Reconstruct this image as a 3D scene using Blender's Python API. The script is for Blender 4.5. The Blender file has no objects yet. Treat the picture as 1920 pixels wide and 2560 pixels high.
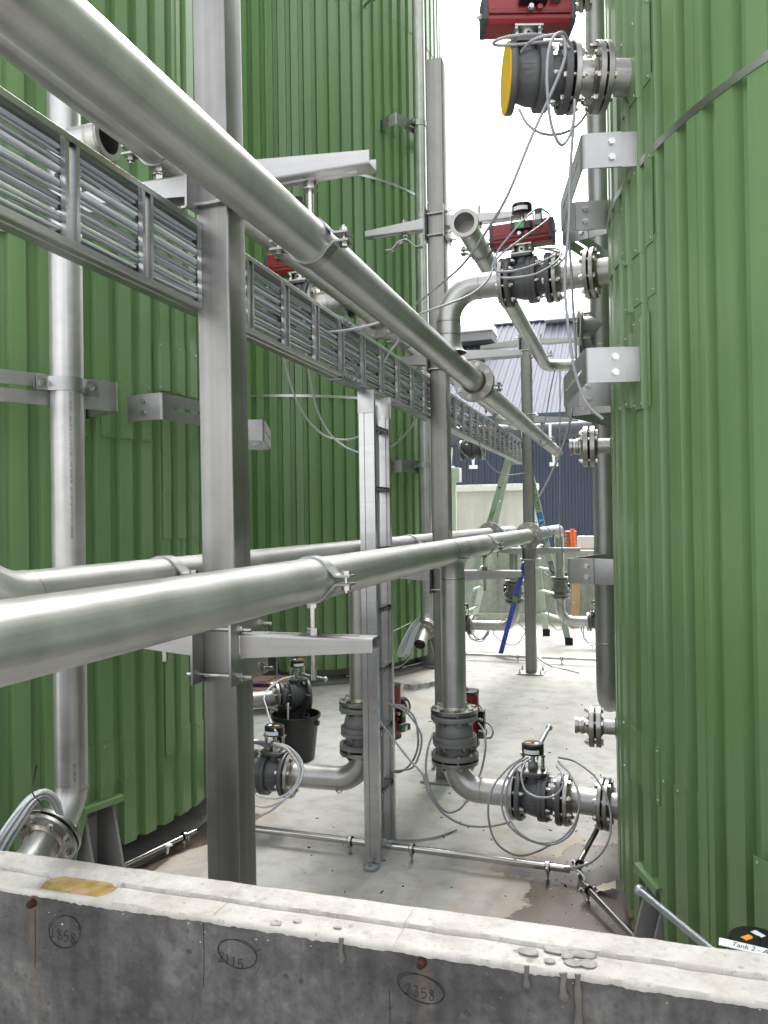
import bpy, bmesh, math, random
from mathutils import Vector as V, Matrix, noise
random.seed(11)
S = bpy.context.scene
COL = S.collection
PI = math.pi
rad = math.radians

# ------------------------------------------------------------ camera
F_PX, EYE_Z = 1923.0, 1.52
yaw, pitch, roll = rad(17.8), rad(0.487), 0.0145
FWD = V((-math.sin(yaw)*math.cos(pitch), math.cos(yaw)*math.cos(pitch), math.sin(pitch)))
r0 = V((math.cos(yaw), math.sin(yaw), 0)); u0 = r0.cross(FWD)
RGT = r0*math.cos(roll) - u0*math.sin(roll)
UPV = u0*math.cos(roll) + r0*math.sin(roll)
EYE = V((0, 0, EYE_Z))
cd = bpy.data.cameras.new('camera'); cam = bpy.data.objects.new('camera', cd); COL.objects.link(cam)
cd.sensor_fit = 'VERTICAL'; cd.sensor_height = 36.0; cd.lens = 36.0*F_PX/2560.0
cd.clip_start = 0.05; cd.clip_end = 600
cam.matrix_world = Matrix(((RGT.x, UPV.x, -FWD.x, EYE.x), (RGT.y, UPV.y, -FWD.y, EYE.y), (RGT.z, UPV.z, -FWD.z, EYE.z), (0, 0, 0, 1)))
S.camera = cam

# ------------------------------------------------------------ world, sun, exposure
SUN_EL, SUN_AZ = rad(58), rad(-4)      # azimuth from +Y towards +X
w = bpy.data.worlds.new('World'); S.world = w; w.use_nodes = True
nt = w.node_tree; bg = nt.nodes['Background']
sky = nt.nodes.new('ShaderNodeTexSky'); sky.sky_type = 'NISHITA'; sky.sun_disc = False
sky.sun_elevation = SUN_EL; sky.sun_rotation = SUN_AZ; sky.dust_density = 4.0; sky.air_density = 1.0; sky.ozone_density = 1.0
hs = nt.nodes.new('ShaderNodeHueSaturation'); hs.inputs['Saturation'].default_value = 0.13
nt.links.new(sky.outputs[0], hs.inputs['Color']); nt.links.new(hs.outputs[0], bg.inputs[0])
bg.inputs[1].default_value = 0.15
sl = bpy.data.lights.new('sun', 'SUN'); so = bpy.data.objects.new('sun', sl); COL.objects.link(so)
sl.energy = 0.75; sl.angle = rad(35); sl.color = (1.0, 0.97, 0.93)
sd = V((math.sin(SUN_AZ)*math.cos(SUN_EL), math.cos(SUN_AZ)*math.cos(SUN_EL), math.sin(SUN_EL)))
so.rotation_euler = sd.to_track_quat('Z', 'Y').to_euler()
S.view_settings.view_transform = 'Standard'; S.view_settings.look = 'None'
S.view_settings.exposure = 2.32; S.view_settings.gamma = 1.0; S.view_settings.use_curve_mapping = False
try:
    S.cycles.max_bounces = 8; S.cycles.diffuse_bounces = 4; S.cycles.glossy_bounces = 5
    S.cycles.use_denoising = True
except Exception: pass

# ------------------------------------------------------------ materials
MAT = {}
def mat_base(name):
    m = bpy.data.materials.new(name); m.use_nodes = True
    n = m.node_tree; b = n.nodes['Principled BSDF']; MAT[name] = m
    return m, n, b
def N(n, t, **k):
    o = n.nodes.new(t)
    for a, v in k.items(): setattr(o, a, v)
    return o
def noise_n(n, vec, scale, detail=4, rough=0.55, sc=None):
    if sc:
        mp = N(n, 'ShaderNodeMapping'); mp.inputs['Scale'].default_value = sc; n.links.new(vec, mp.inputs['Vector']); vec = mp.outputs[0]
    t = N(n, 'ShaderNodeTexNoise'); t.inputs['Scale'].default_value = scale; t.inputs['Detail'].default_value = detail
    t.inputs['Roughness'].default_value = rough; n.links.new(vec, t.inputs['Vector']); return t.outputs['Fac']
def ramp(n, fac, stops):
    r = N(n, 'ShaderNodeValToRGB'); e = r.color_ramp.elements
    while len(e) < len(stops): e.new(0.5)
    for i, (p, c) in enumerate(stops):
        e[i].position = p; e[i].color = (*c, 1) if len(c) == 3 else c
    n.links.new(fac, r.inputs[0]); return r.outputs[0]
def rampf(n, fac, stops): return ramp(n, fac, [(p, (v, v, v)) for p, v in stops])
def mixc(n, fac, a, b, mode='MIX'):
    m = N(n, 'ShaderNodeMix', data_type='RGBA', blend_type=mode)
    for sck, v in ((m.inputs[0], fac), (m.inputs[6], a), (m.inputs[7], b)):
        if isinstance(v, (int, float)): sck.default_value = v
        elif isinstance(v, tuple): sck.default_value = (*v, 1)
        else: n.links.new(v, sck)
    return m.outputs[2]
def mth(n, op, a, b=0.0, c=None):
    m = N(n, 'ShaderNodeMath', operation=op)
    for i, v in enumerate((a, b) if c is None else (a, b, c)):
        if isinstance(v, (int, float)): m.inputs[i].default_value = v
        else: n.links.new(v, m.inputs[i])
    return m.outputs[0]
def bump(n, b, h, strength=0.3, dist=0.01):
    bn = N(n, 'ShaderNodeBump'); bn.inputs['Strength'].default_value = strength; bn.inputs['Distance'].default_value = dist
    n.links.new(h, bn.inputs['Height']); n.links.new(bn.outputs[0], b.inputs['Normal'])

def metal(name, col, r0_, r1_, streak=0.18, blotch=0.25, metallic=1.0, tint=None, su=90, sv=1.3):
    m, n, b = mat_base(name)
    tc = N(n, 'ShaderNodeTexCoord'); uv = tc.outputs['UV']
    s1 = noise_n(n, uv, 1.0, 5, 0.6, (su, sv, 1)); s2 = noise_n(n, uv, 1.0, 3, 0.5, (su*0.22, sv*0.5, 1))
    bl = noise_n(n, tc.outputs['Object'], 5.0, 6, 0.65)
    sm = noise_n(n, tc.outputs['Object'], 42.0, 4, 0.7)
    st = mth(n, 'ADD', mth(n, 'MULTIPLY', s1, 0.5), mth(n, 'MULTIPLY', s2, 0.5))
    v = rampf(n, st, [(0.30, 1-streak), (0.72, 1+streak*0.35)])
    v2 = rampf(n, bl, [(0.30, 1-blotch), (0.66, 1.0)])
    c = mixc(n, 1.0, col, v, 'MULTIPLY'); c = mixc(n, 1.0, c, v2, 'MULTIPLY')
    if tint:
        c = mixc(n, rampf(n, noise_n(n, tc.outputs['Object'], 2.3, 3), [(0.5, 0), (0.75, 0.55)]), c, tint)
    spk = rampf(n, sm, [(0.70, 0.0), (0.76, 0.35)])
    c = mixc(n, spk, c, tuple(x*0.45 for x in col))
    n.links.new(c, b.inputs['Base Color']); b.inputs['Metallic'].default_value = metallic
    ro = mth(n, 'ADD', mth(n, 'MULTIPLY', bl, (r1_-r0_)*1.1), mth(n, 'ADD', mth(n, 'MULTIPLY', s1, (r1_-r0_)*0.5), r0_-(r1_-r0_)*0.3))
    n.links.new(ro, b.inputs['Roughness'])
    bump(n, b, st, 0.12, 0.0015)
    return m
metal('pipe_steel', (0.60, 0.593, 0.58), 0.31, 0.50, 0.38, 0.28, 0.80, su=70, sv=0.7)
metal('pipe_steel_dull', (0.40, 0.395, 0.39), 0.36, 0.55, 0.2, 0.25, 0.8)
metal('post_steel', (0.31, 0.305, 0.292), 0.34, 0.50, 0.36, 0.24, 0.90, su=55, sv=0.5)
metal('alu', (0.56, 0.562, 0.565), 0.24, 0.40, 0.18, 0.15)
metal('arm_steel', (0.47, 0.465, 0.46), 0.34, 0.50, 0.14, 0.20)
metal('plate_steel', (0.43, 0.43, 0.43), 0.36, 0.54, 0.08, 0.28)
metal('flange_steel', (0.38, 0.37, 0.355), 0.28, 0.45, 0.08, 0.28)
metal('bolt_steel', (0.55, 0.535, 0.51), 0.20, 0.36, 0.05, 0.35)
metal('polished_tube', (0.50, 0.485, 0.47), 0.14, 0.24, 0.08, 0.12)
metal('galvanised', (0.46, 0.50, 0.53), 0.38, 0.55, 0.10, 0.20, 0.9)
metal('weld', (0.52, 0.47, 0.40), 0.30, 0.5, 0.10, 0.40)
metal('yoke_zinc', (0.50, 0.52, 0.49), 0.32, 0.45, 0.05, 0.15, 0.9)
metal('far_steel', (0.58, 0.575, 0.565), 0.30, 0.45, 0.10, 0.18)

def paint(name, col, rough=0.45, var=0.15, bumpy=0.0, spec=0.5, scale=30, coat=0.0):
    m, n, b = mat_base(name)
    tc = N(n, 'ShaderNodeTexCoord'); o = tc.outputs['Object']
    f = noise_n(n, o, scale*0.2, 5, 0.6); g = noise_n(n, o, scale*4, 4, 0.7)
    c = mixc(n, 1.0, col, rampf(n, f, [(0.3, 1-var), (0.7, 1+var*0.4)]), 'MULTIPLY')
    n.links.new(c, b.inputs['Base Color'])
    n.links.new(mth(n, 'ADD', mth(n, 'MULTIPLY', f, 0.2), rough-0.1), b.inputs['Roughness'])
    b.inputs['Specular IOR Level'].default_value = spec; b.inputs['Coat Weight'].default_value = coat
    if bumpy: bump(n, b, g, bumpy, 0.002)
    return m
paint('cast_grey', (0.075, 0.077, 0.082), 0.42, 0.25, 0.35, 0.6, 20)
paint('cast_light', (0.17, 0.172, 0.172), 0.42, 0.2, 0.3, 0.55, 20)
paint('actuator_red', (0.24, 0.016, 0.020), 0.38, 0.12, 0.05, 0.5)
paint('actuator_dark_red', (0.14, 0.012, 0.016), 0.4, 0.15, 0.1, 0.5)
paint('end_cap_dark', (0.035, 0.036, 0.045), 0.4, 0.15)
paint('black_plastic', (0.012, 0.012, 0.014), 0.35, 0.2, 0.02)
paint('black_rubber', (0.012, 0.012, 0.012), 0.65, 0.2, 0.1, 0.3)
paint('white_label', (0.75, 0.77, 0.80), 0.5, 0.06)
paint('orange_label', (0.85, 0.33, 0.03), 0.5, 0.05)
paint('blue_label', (0.03, 0.22, 0.62), 0.45, 0.1)
paint('green_box', (0.10, 0.16, 0.13), 0.4, 0.1)
paint('green_lcd', (0.05, 0.42, 0.08), 0.35, 0.15)
paint('yellow_cap', (0.72, 0.46, 0.02), 0.5, 0.10, 0.1, 0.4, 8)
paint('cable_grey', (0.30, 0.31, 0.33), 0.45, 0.12)
paint('cable_blue_grey', (0.27, 0.295, 0.33), 0.40, 0.18, scale=8)
paint('cable_light', (0.50, 0.52, 0.53), 0.5, 0.1)
paint('marker_ink', (0.014, 0.014, 0.015), 0.6, 0.3, spec=0.2)
paint('print_ink', (0.02, 0.02, 0.022), 0.5, 0.3, spec=0.3)
paint('pencil', (0.24, 0.23, 0.215), 0.8, 0.4, spec=0.2)
paint('mortar_pale', (0.38, 0.36, 0.335), 0.9, 0.3, 0.6, 0.2, 90)
paint('rust', (0.035, 0.011, 0.008), 0.75, 0.4, 0.6, 0.2, 60)
paint('wood', (0.33, 0.21, 0.115), 0.65, 0.3, 0.2, 0.3, 14)
paint('purple_strap', (0.16, 0.05, 0.32), 0.7, 0.2)
paint('blue_paint', (0.012, 0.05, 0.42), 0.4, 0.15)
paint('orange_plastic', (0.75, 0.10, 0.02), 0.5, 0.1)
paint('terracotta_plastic', (0.27, 0.075, 0.04), 0.5, 0.15)
paint('white_block', (0.62, 0.60, 0.58), 0.8, 0.1, 0.2, 0.2)
paint('ladder_alu', (0.40, 0.44, 0.40), 0.45, 0.15, spec=0.6)
paint('ladder_green', (0.10, 0.28, 0.03), 0.6, 0.3)
paint('pvc_duct', (0.055, 0.057, 0.075), 0.4, 0.15)
paint('white_metal', (0.70, 0.70, 0.70), 0.45, 0.08)
paint('pebble_grey', (0.345, 0.328, 0.30), 0.85, 0.35, 0.8, 0.2, 200)
paint('foot_grey', (0.24, 0.238, 0.232), 0.5, 0.25, 0.1, 0.5, 12)
paint('mortar', (0.13, 0.122, 0.11), 0.85, 0.35, 0.8, 0.2, 90)
paint('paper_scrap', (0.62, 0.56, 0.45), 0.8, 0.2)
paint('cap_white', (0.66, 0.65, 0.63), 0.7, 0.15)
paint('plinth', (0.25, 0.245, 0.23), 0.8, 0.3, 0.4, 0.3, 30)
paint('shell_dark', (0.10, 0.10, 0.105), 0.5, 0.2)

def green_paint():
    m, n, b = mat_base('green_cladding')
    tc = N(n, 'ShaderNodeTexCoord'); uv = tc.outputs['UV']
    s = noise_n(n, uv, 1.0, 4, 0.6, (40, 0.5, 1)); f = noise_n(n, tc.outputs['Object'], 1.1, 5, 0.6); d = noise_n(n, uv, 1.0, 5, 0.65, (9, 1.6, 1))
    c = mixc(n, 1.0, (0.136, 0.240, 0.096), rampf(n, s, [(0.25, 0.90), (0.75, 1.05)]), 'MULTIPLY')
    c = mixc(n, 1.0, c, rampf(n, f, [(0.3, 0.92), (0.7, 1.05)]), 'MULTIPLY')
    c = mixc(n, rampf(n, d, [(0.55, 0.0), (0.85, 0.22)]), c, (0.24, 0.27, 0.19))
    n.links.new(c, b.inputs['Base Color'])
    n.links.new(mth(n, 'ADD', mth(n, 'MULTIPLY', d, 0.14), 0.27), b.inputs['Roughness'])
    b.inputs['Specular IOR Level'].default_value = 0.6
    wv = noise_n(n, uv, 1.0, 2, 0.5, (5, 1.2, 1))
    bump(n, b, mth(n, 'ADD', mth(n, 'MULTIPLY', wv, 1.0), mth(n, 'MULTIPLY', s, 0.03)), 0.16, 0.010)
    m2 = m
green_paint()

def ground_mat(tanks):
    m, n, b = mat_base('ground_concrete')
    tc = N(n, 'ShaderNodeTexCoord'); o = tc.outputs['Object']
    f1 = noise_n(n, o, 0.8, 6, 0.6); f2 = noise_n(n, o, 7, 8, 0.7); f3 = noise_n(n, o, 60, 5, 0.75); f4 = noise_n(n, o, 2.2, 5, 0.6)
    c = ramp(n, f1, [(0.3, (0.325, 0.318, 0.30)), (0.55, (0.40, 0.393, 0.375)), (0.75, (0.45, 0.443, 0.425))])
    c = mixc(n, 1.0, c, rampf(n, f2, [(0.30, 0.70), (0.52, 1.0), (0.75, 1.08)]), 'MULTIPLY')
    c = mixc(n, 1.0, c, rampf(n, f3, [(0.27, 0.70), (0.42, 1.0)]), 'MULTIPLY')
    c = mixc(n, rampf(n, f4, [(0.54, 0.0), (0.70, 0.40)]), c, (0.36, 0.29, 0.19))
    sp = N(n, 'ShaderNodeSeparateXYZ'); n.links.new(o, sp.inputs[0])
    wet = None; rim = None
    for (cx, cy, rw, ymax) in tanks:
        dx = mth(n, 'SUBTRACT', sp.outputs[0], cx); dy = mth(n, 'SUBTRACT', sp.outputs[1], cy)
        d = mth(n, 'SQRT', mth(n, 'ADD', mth(n, 'MULTIPLY', dx, dx), mth(n, 'MULTIPLY', dy, dy)))
        nz = mth(n, 'ADD', mth(n, 'MULTIPLY', mth(n, 'SUBTRACT', noise_n(n, o, 3.2, 2, 0.5), 0.5), 0.75), mth(n, 'MULTIPLY', mth(n, 'SUBTRACT', f2, 0.5), 0.28))
        dd = mth(n, 'ADD', mth(n, 'SUBTRACT', d, rw), nz)
        yo = mth(n, 'MULTIPLY', mth(n, 'MAXIMUM', mth(n, 'SUBTRACT', sp.outputs[1], ymax), 0.0), 1.2)
        dd = mth(n, 'ADD', dd, yo)
        wv = rampf(n, dd, [(0.0, 1.0), (0.018, 0.0)]); rv = rampf(n, dd, [(0.0, 1.0), (0.13, 0.55), (0.26, 0.0)])
        wet = wv if wet is None else mth(n, 'MAXIMUM', wet, wv); rim = rv if rim is None else mth(n, 'MAXIMUM', rim, rv)
    c = mixc(n, mth(n, 'MULTIPLY', rim, 0.60), c, (0.40, 0.315, 0.215))
    c = mixc(n, mth(n, 'MULTIPLY', wet, 0.92), c, mixc(n, f2, (0.060, 0.048, 0.038), (0.125, 0.098, 0.074)))
    n.links.new(c, b.inputs['Base Color'])
    n.links.new(mth(n, 'SUBTRACT', 0.82, mth(n, 'MULTIPLY', wet, 0.42)), b.inputs['Roughness'])
    bump(n, b, mth(n, 'ADD', mth(n, 'MULTIPLY', f2, 0.6), mth(n, 'MULTIPLY', f3, 0.4)), 0.35, 0.006)
def wall_mats():
    m, n, b = mat_base('wall_face')
    tc = N(n, 'ShaderNodeTexCoord'); o = tc.outputs['Object']
    f1 = noise_n(n, o, 5, 7, 0.7); f2 = noise_n(n, o, 38, 6, 0.75); st = noise_n(n, o, 1.0, 4, 0.6, (26, 26, 1.6)); f3 = noise_n(n, o, 150, 3, 0.7)
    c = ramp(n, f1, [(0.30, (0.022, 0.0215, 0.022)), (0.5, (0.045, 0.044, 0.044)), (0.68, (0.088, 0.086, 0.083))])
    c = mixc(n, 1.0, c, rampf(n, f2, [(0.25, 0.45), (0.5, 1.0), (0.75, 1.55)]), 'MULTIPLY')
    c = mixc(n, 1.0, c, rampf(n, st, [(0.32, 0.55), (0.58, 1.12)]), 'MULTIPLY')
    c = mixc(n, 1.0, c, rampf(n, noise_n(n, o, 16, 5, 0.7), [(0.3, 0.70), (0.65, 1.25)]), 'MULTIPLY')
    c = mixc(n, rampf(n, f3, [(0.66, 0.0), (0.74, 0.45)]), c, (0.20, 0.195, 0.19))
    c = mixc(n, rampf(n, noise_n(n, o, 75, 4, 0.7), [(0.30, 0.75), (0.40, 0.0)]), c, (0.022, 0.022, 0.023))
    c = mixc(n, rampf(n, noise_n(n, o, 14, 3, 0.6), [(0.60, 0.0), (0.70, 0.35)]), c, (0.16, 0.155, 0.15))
    vo = N(n, 'ShaderNodeTexVoronoi'); vo.inputs['Scale'].default_value = 26; n.links.new(o, vo.inputs['Vector'])
    ph = rampf(n, vo.outputs['Distance'], [(0.06, 1.0), (0.11, 0.0)])
    c = mixc(n, mth(n, 'MULTIPLY', ph, rampf(n, f1, [(0.45, 0), (0.6, 0.8)])), c, (0.02, 0.02, 0.02))
    # rust runs below the two rebar ends, ochre runs at the sides
    sp = N(n, 'ShaderNodeSeparateXYZ'); n.links.new(o, sp.inputs[0])
    for xc, wd, k, colr in ((-0.808, 0.012, 0.55, (0.12, 0.075, 0.025)), (-0.247, 0.017, 0.60, (0.085, 0.062, 0.032))):
        dx = mth(n, 'ABSOLUTE', mth(n, 'ADD', mth(n, 'SUBTRACT', sp.outputs[0], xc), mth(n, 'MULTIPLY', mth(n, 'SUBTRACT', st, 0.5), 0.02)))
        fz = rampf(n, mth(n, 'MULTIPLY', sp.outputs[2], 1.0), [(0.86, 0.25), (0.995, 1.0)])
        mk = mth(n, 'MULTIPLY', rampf(n, mth(n, 'DIVIDE', dx, wd), [(0.2, 1.0), (1.0, 0.0)]), rampf(n, f2, [(0.35, 0.35), (0.6, 1.0)]))
        c = mixc(n, mth(n, 'MULTIPLY', mth(n, 'MULTIPLY', mk, fz), k), c, colr)
    n.links.new(c, b.inputs['Base Color']); b.inputs['Roughness'].default_value = 0.72
    bump(n, b, mth(n, 'SUBTRACT', mth(n, 'ADD', mth(n, 'MULTIPLY', f2, 0.7), f1), mth(n, 'MULTIPLY', ph, 0.8)), 0.5, 0.006)
    m, n, b = mat_base('wall_top')
    tc = N(n, 'ShaderNodeTexCoord'); o = tc.outputs['Object']
    f1 = noise_n(n, o, 9, 7, 0.7); f2 = noise_n(n, o, 45, 6, 0.75)
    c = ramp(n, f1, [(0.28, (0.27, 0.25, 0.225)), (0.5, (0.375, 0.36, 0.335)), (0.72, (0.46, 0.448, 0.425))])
    c = mixc(n, 1.0, c, rampf(n, f2, [(0.28, 0.72), (0.48, 1.0)]), 'MULTIPLY')
    vo = N(n, 'ShaderNodeTexVoronoi'); vo.inputs['Scale'].default_value = 30; vo.inputs['Randomness'].default_value = 1.0; n.links.new(o, vo.inputs['Vector'])
    ph = rampf(n, mth(n, 'ADD', vo.outputs['Distance'], mth(n, 'MULTIPLY', f2, 0.06)), [(0.12, 1.0), (0.20, 0.0)])
    pk = rampf(n, noise_n(n, o, 12, 2), [(0.50, 0), (0.58, 0.85)])
    c = mixc(n, mth(n, 'MULTIPLY', ph, pk), c, (0.20, 0.185, 0.165))
    c = mixc(n, rampf(n, noise_n(n, o, 110, 4, 0.7), [(0.28, 0.8), (0.38, 0.0)]), c, (0.15, 0.14, 0.125))
    c = mixc(n, rampf(n, noise_n(n, o, 3.5, 4, 0.6), [(0.55, 0.0), (0.72, 0.35)]), c, (0.30, 0.255, 0.19))
    n.links.new(c, b.inputs['Base Color']); b.inputs['Roughness'].default_value = 0.85
    bump(n, b, mth(n, 'ADD', mth(n, 'MULTIPLY', f2, 0.6), f1), 0.8, 0.005)
    m, n, b = mat_base('puddle_water')
    tc = N(n, 'ShaderNodeTexCoord'); o = tc.outputs['Object']
    f = noise_n(n, o, 40, 4, 0.6)
    n.links.new(ramp(n, f, [(0.3, (0.20, 0.13, 0.035)), (0.55, (0.34, 0.235, 0.075)), (0.75, (0.42, 0.32, 0.15))]), b.inputs['Base Color'])
    b.inputs['Roughness'].default_value = 0.12; b.inputs['Coat Weight'].default_value = 0.5
    m, n, b = mat_base('bund_concrete')
    tc = N(n, 'ShaderNodeTexCoord'); o = tc.outputs['Object']
    f1 = noise_n(n, o, 1.5, 7, 0.7); st = noise_n(n, o, 1.0, 5, 0.6, (7, 7, 0.7)); f2 = noise_n(n, o, 14, 5, 0.7)
    c = ramp(n, f1, [(0.3, (0.255, 0.250, 0.238)), (0.7, (0.40, 0.395, 0.38))])
    c = mixc(n, 1.0, c, rampf(n, st, [(0.3, 0.72), (0.65, 1.08)]), 'MULTIPLY'); c = mixc(n, 1.0, c, rampf(n, f2, [(0.3, 0.8), (0.6, 1.05)]), 'MULTIPLY')
    n.links.new(c, b.inputs['Base Color']); b.inputs['Roughness'].default_value = 0.85
    m, n, b = mat_base('pale_concrete')
    tc = N(n, 'ShaderNodeTexCoord'); o = tc.outputs['Object']
    f1 = noise_n(n, o, 1.2, 6, 0.65); st = noise_n(n, o, 1.0, 5, 0.6, (5, 5, 0.5))
    c = ramp(n, f1, [(0.3, (0.42, 0.40, 0.365)), (0.7, (0.52, 0.50, 0.46))])
    c = mixc(n, 1.0, c, rampf(n, st, [(0.3, 0.82), (0.65, 1.05)]), 'MULTIPLY')
    n.links.new(c, b.inputs['Base Color']); b.inputs['Roughness'].default_value = 0.85
    m, n, b = mat_base('base_felt')
    tc = N(n, 'ShaderNodeTexCoord'); o = tc.outputs['Object']; f1 = noise_n(n, o, 7, 4, 0.6)
    wv = N(n, 'ShaderNodeTexWave'); wv.inputs['Scale'].default_value = 60; wv.bands_direction = 'DIAGONAL'; n.links.new(o, wv.inputs['Vector'])
    c = ramp(n, f1, [(0.42, (0.34, 0.29, 0.15)), (0.55, (0.40, 0.35, 0.20)), (0.62, (0.12, 0.10, 0.06))])
    c = mixc(n, 1.0, c, rampf(n, wv.outputs['Fac'], [(0.2, 0.85), (0.8, 1.05)]), 'MULTIPLY')
    n.links.new(c, b.inputs['Base Color']); b.inputs['Roughness'].default_value = 0.9; bump(n, b, wv.outputs['Fac'], 0.3, 0.003)
wall_mats()
paint('navy_sheet', (0.045, 0.058, 0.092), 0.5, 0.1, scale=4)
paint('roof_sheet', (0.165, 0.168, 0.198), 0.8, 0.08, spec=0.08, scale=3)
ground_mat([(1.716, 3.233, 2.20, 3.42), (-3.81, 3.233, 1.86, 3.6), (-3.81, 8.02, 1.80, 9.0)])

# ------------------------------------------------------------ mesh builder
def basis(d):
    d = V(d).normalized(); a = V((0, 0, 1)) if abs(d.z) < 0.9 else V((1, 0, 0))
    x = a.cross(d).normalized(); return x, d.cross(x).normalized(), d
def catmull(P, k=6):
    P = [V(p) for p in P]; Q = [P[0]*2-P[1]] + P + [P[-1]*2-P[-2]]; out = []
    for i in range(1, len(Q)-2):
        for j in range(k):
            t = j/k; a, b, c, d = Q[i-1], Q[i], Q[i+1], Q[i+2]
            out.append(0.5*((2*b)+(c-a)*t+(2*a-5*b+4*c-d)*t*t+(3*b-a-3*c+d)*t**3))
    out.append(P[-1]); return out
def fillet(P, r, k=8):
    P = [V(p) for p in P]; out = [P[0]]
    for i in range(1, len(P)-1):
        a = (P[i-1]-P[i]).normalized(); b = (P[i+1]-P[i]).normalized()
        ang = a.angle(b); t = r/math.tan(ang/2); ctr = P[i]+(a+b).normalized()*(r/math.sin(ang/2))
        s = P[i]+a*t-ctr; e = P[i]+b*t-ctr; tot = PI-ang; ax = s.cross(e).normalized()
        for j in range(k+1): out.append(ctr + Matrix.Rotation(tot*j/k, 3, ax) @ s)
    out.append(P[-1]); return out
class MB:
    def __init__(s): s.v = []; s.f = []; s.uv = []
    def add(s, vs, fs, uvs=None):
        o = len(s.v); s.v += [tuple(q) for q in vs]
        for i, f in enumerate(fs):
            s.f.append([o+k for k in f]); s.uv.append(uvs[i] if uvs else None)
        return s
    def tube(s, P, r, n=14, caps=True, closed=False, hollow=0.0):
        P = [V(p) for p in P]; m = len(P); rs = r if isinstance(r, (list, tuple)) else [r]*m
        T = []
        for i in range(m):
            a = P[(i-1) % m] if closed or i > 0 else P[0]; b = P[(i+1) % m] if closed or i < m-1 else P[-1]
            T.append((b-a).normalized())
        x, y, _ = basis(T[0]); rings = []; L = 0; Ls = []
        for i in range(m):
            if i: L += (P[i]-P[i-1]).length
            Ls.append(L)
            x = (x - T[i]*x.dot(T[i])).normalized(); y = T[i].cross(x)
            rings.append([P[i]+(x*math.cos(2*PI*k/n)+y*math.sin(2*PI*k/n))*rs[i] for k in range(n)])
        vs = [q for ring in rings for q in ring]; fs = []; uvs = []
        for i in range(m if closed else m-1):
            i2 = (i+1) % m
            for k in range(n):
                k2 = (k+1) % n; fs.append((i*n+k, i*n+k2, i2*n+k2, i2*n+k))
                u = 2*PI*rs[i]/n; l2 = Ls[i2] if i2 else L+0.01
                uvs.append([(u*k, Ls[i]), (u*(k+1), Ls[i]), (u*(k+1), l2), (u*k, l2)])
        if caps and not closed:
            fs.append(tuple(range(n))[::-1]); uvs.append([(0.01*k, 0) for k in range(n)])
            fs.append(tuple((m-1)*n+k for k in range(n))); uvs.append([(0.01*k, 0) for k in range(n)])
        return s.add(vs, fs, uvs)
    def lathe(s, p, d, prof, n=24, caps=True):
        x, y, d = basis(d); p = V(p); vs = []; fs = []; uvs = []
        for (a, r) in prof:
            for k in range(n): vs.append(p+d*a+(x*math.cos(2*PI*k/n)+y*math.sin(2*PI*k/n))*max(r, 1e-4))
        L = 0
        for i in range(len(prof)-1):
            dl = math.hypot(prof[i+1][0]-prof[i][0], prof[i+1][1]-prof[i][1]); rr = max(prof[i][1], prof[i+1][1])
            for k in range(n):
                k2 = (k+1) % n; fs.append((i*n+k, i*n+k2, (i+1)*n+k2, (i+1)*n+k)); u = 2*PI*rr/n
                uvs.append([(u*k, L), (u*(k+1), L), (u*(k+1), L+dl), (u*k, L+dl)])
            L += dl
        if caps:
            fs.append(tuple(range(n))[::-1]); uvs.append([(vs[k].x, vs[k].y) for k in range(n)][::-1])
            q = (len(prof)-1)*n; fs.append(tuple(q+k for k in range(n))); uvs.append([(vs[q+k].x, vs[q+k].y) for k in range(n)])
        return s.add(vs, fs, uvs)
    def prism(s, poly, o, ax, ay, az, h):
        o, ax, ay, az = V(o), V(ax), V(ay), V(az); n = len(poly)
        vs = [o+ax*a+ay*b for a, b in poly]+[o+ax*a+ay*b+az*h for a, b in poly]
        fs = [tuple(range(n))[::-1], tuple(n+k for k in range(n))]
        uvs = [[(poly[k][0], poly[k][1]) for k in range(n)][::-1], [(poly[k][0], poly[k][1]) for k in range(n)]]
        L = 0
        for k in range(n):
            k2 = (k+1) % n; fs.append((k, k2, n+k2, n+k)); dl = math.hypot(poly[k2][0]-poly[k][0], poly[k2][1]-poly[k][1])
            if abs(h) >= dl: uvs.append([(L, 0), (L+dl, 0), (L+dl, h), (L, h)])
            else: uvs.append([(0, L), (0, L+dl), (h, L+dl), (h, L)])
            L += dl
        return s.add(vs, fs, uvs)
    def box(s, c, sx, sy, sz, ax=(1, 0, 0), ay=(0, 1, 0), az=(0, 0, 1)):
        c, ax, ay, az = V(c), V(ax), V(ay), V(az)
        if sy >= sx and sy >= sz: ax, ay, az, sx, sy, sz = az, ax, ay, sz, sx, sy
        elif sx >= sz: ax, ay, az, sx, sy, sz = ay, az, ax, sy, sz, sx
        return s.prism([(-sx/2, -sy/2), (sx/2, -sy/2), (sx/2, sy/2), (-sx/2, sy/2)], c-az*sz/2, ax, ay, az, sz)
    def rod(s, a, b, r, n=8, caps=True): return s.tube([a, b], r, n, caps)
    def hexn(s, p, d, r, h, n=6):
        x, y, d = basis(d); p = V(p)
        return s.prism([(r*math.cos(2*PI*k/n), r*math.sin(2*PI*k/n)) for k in range(n)], p, x, y, d, h)
    def plate_holes(s, outer, o, ax, ay, az, h): return s.prism(outer, o, ax, ay, az, h)

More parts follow.
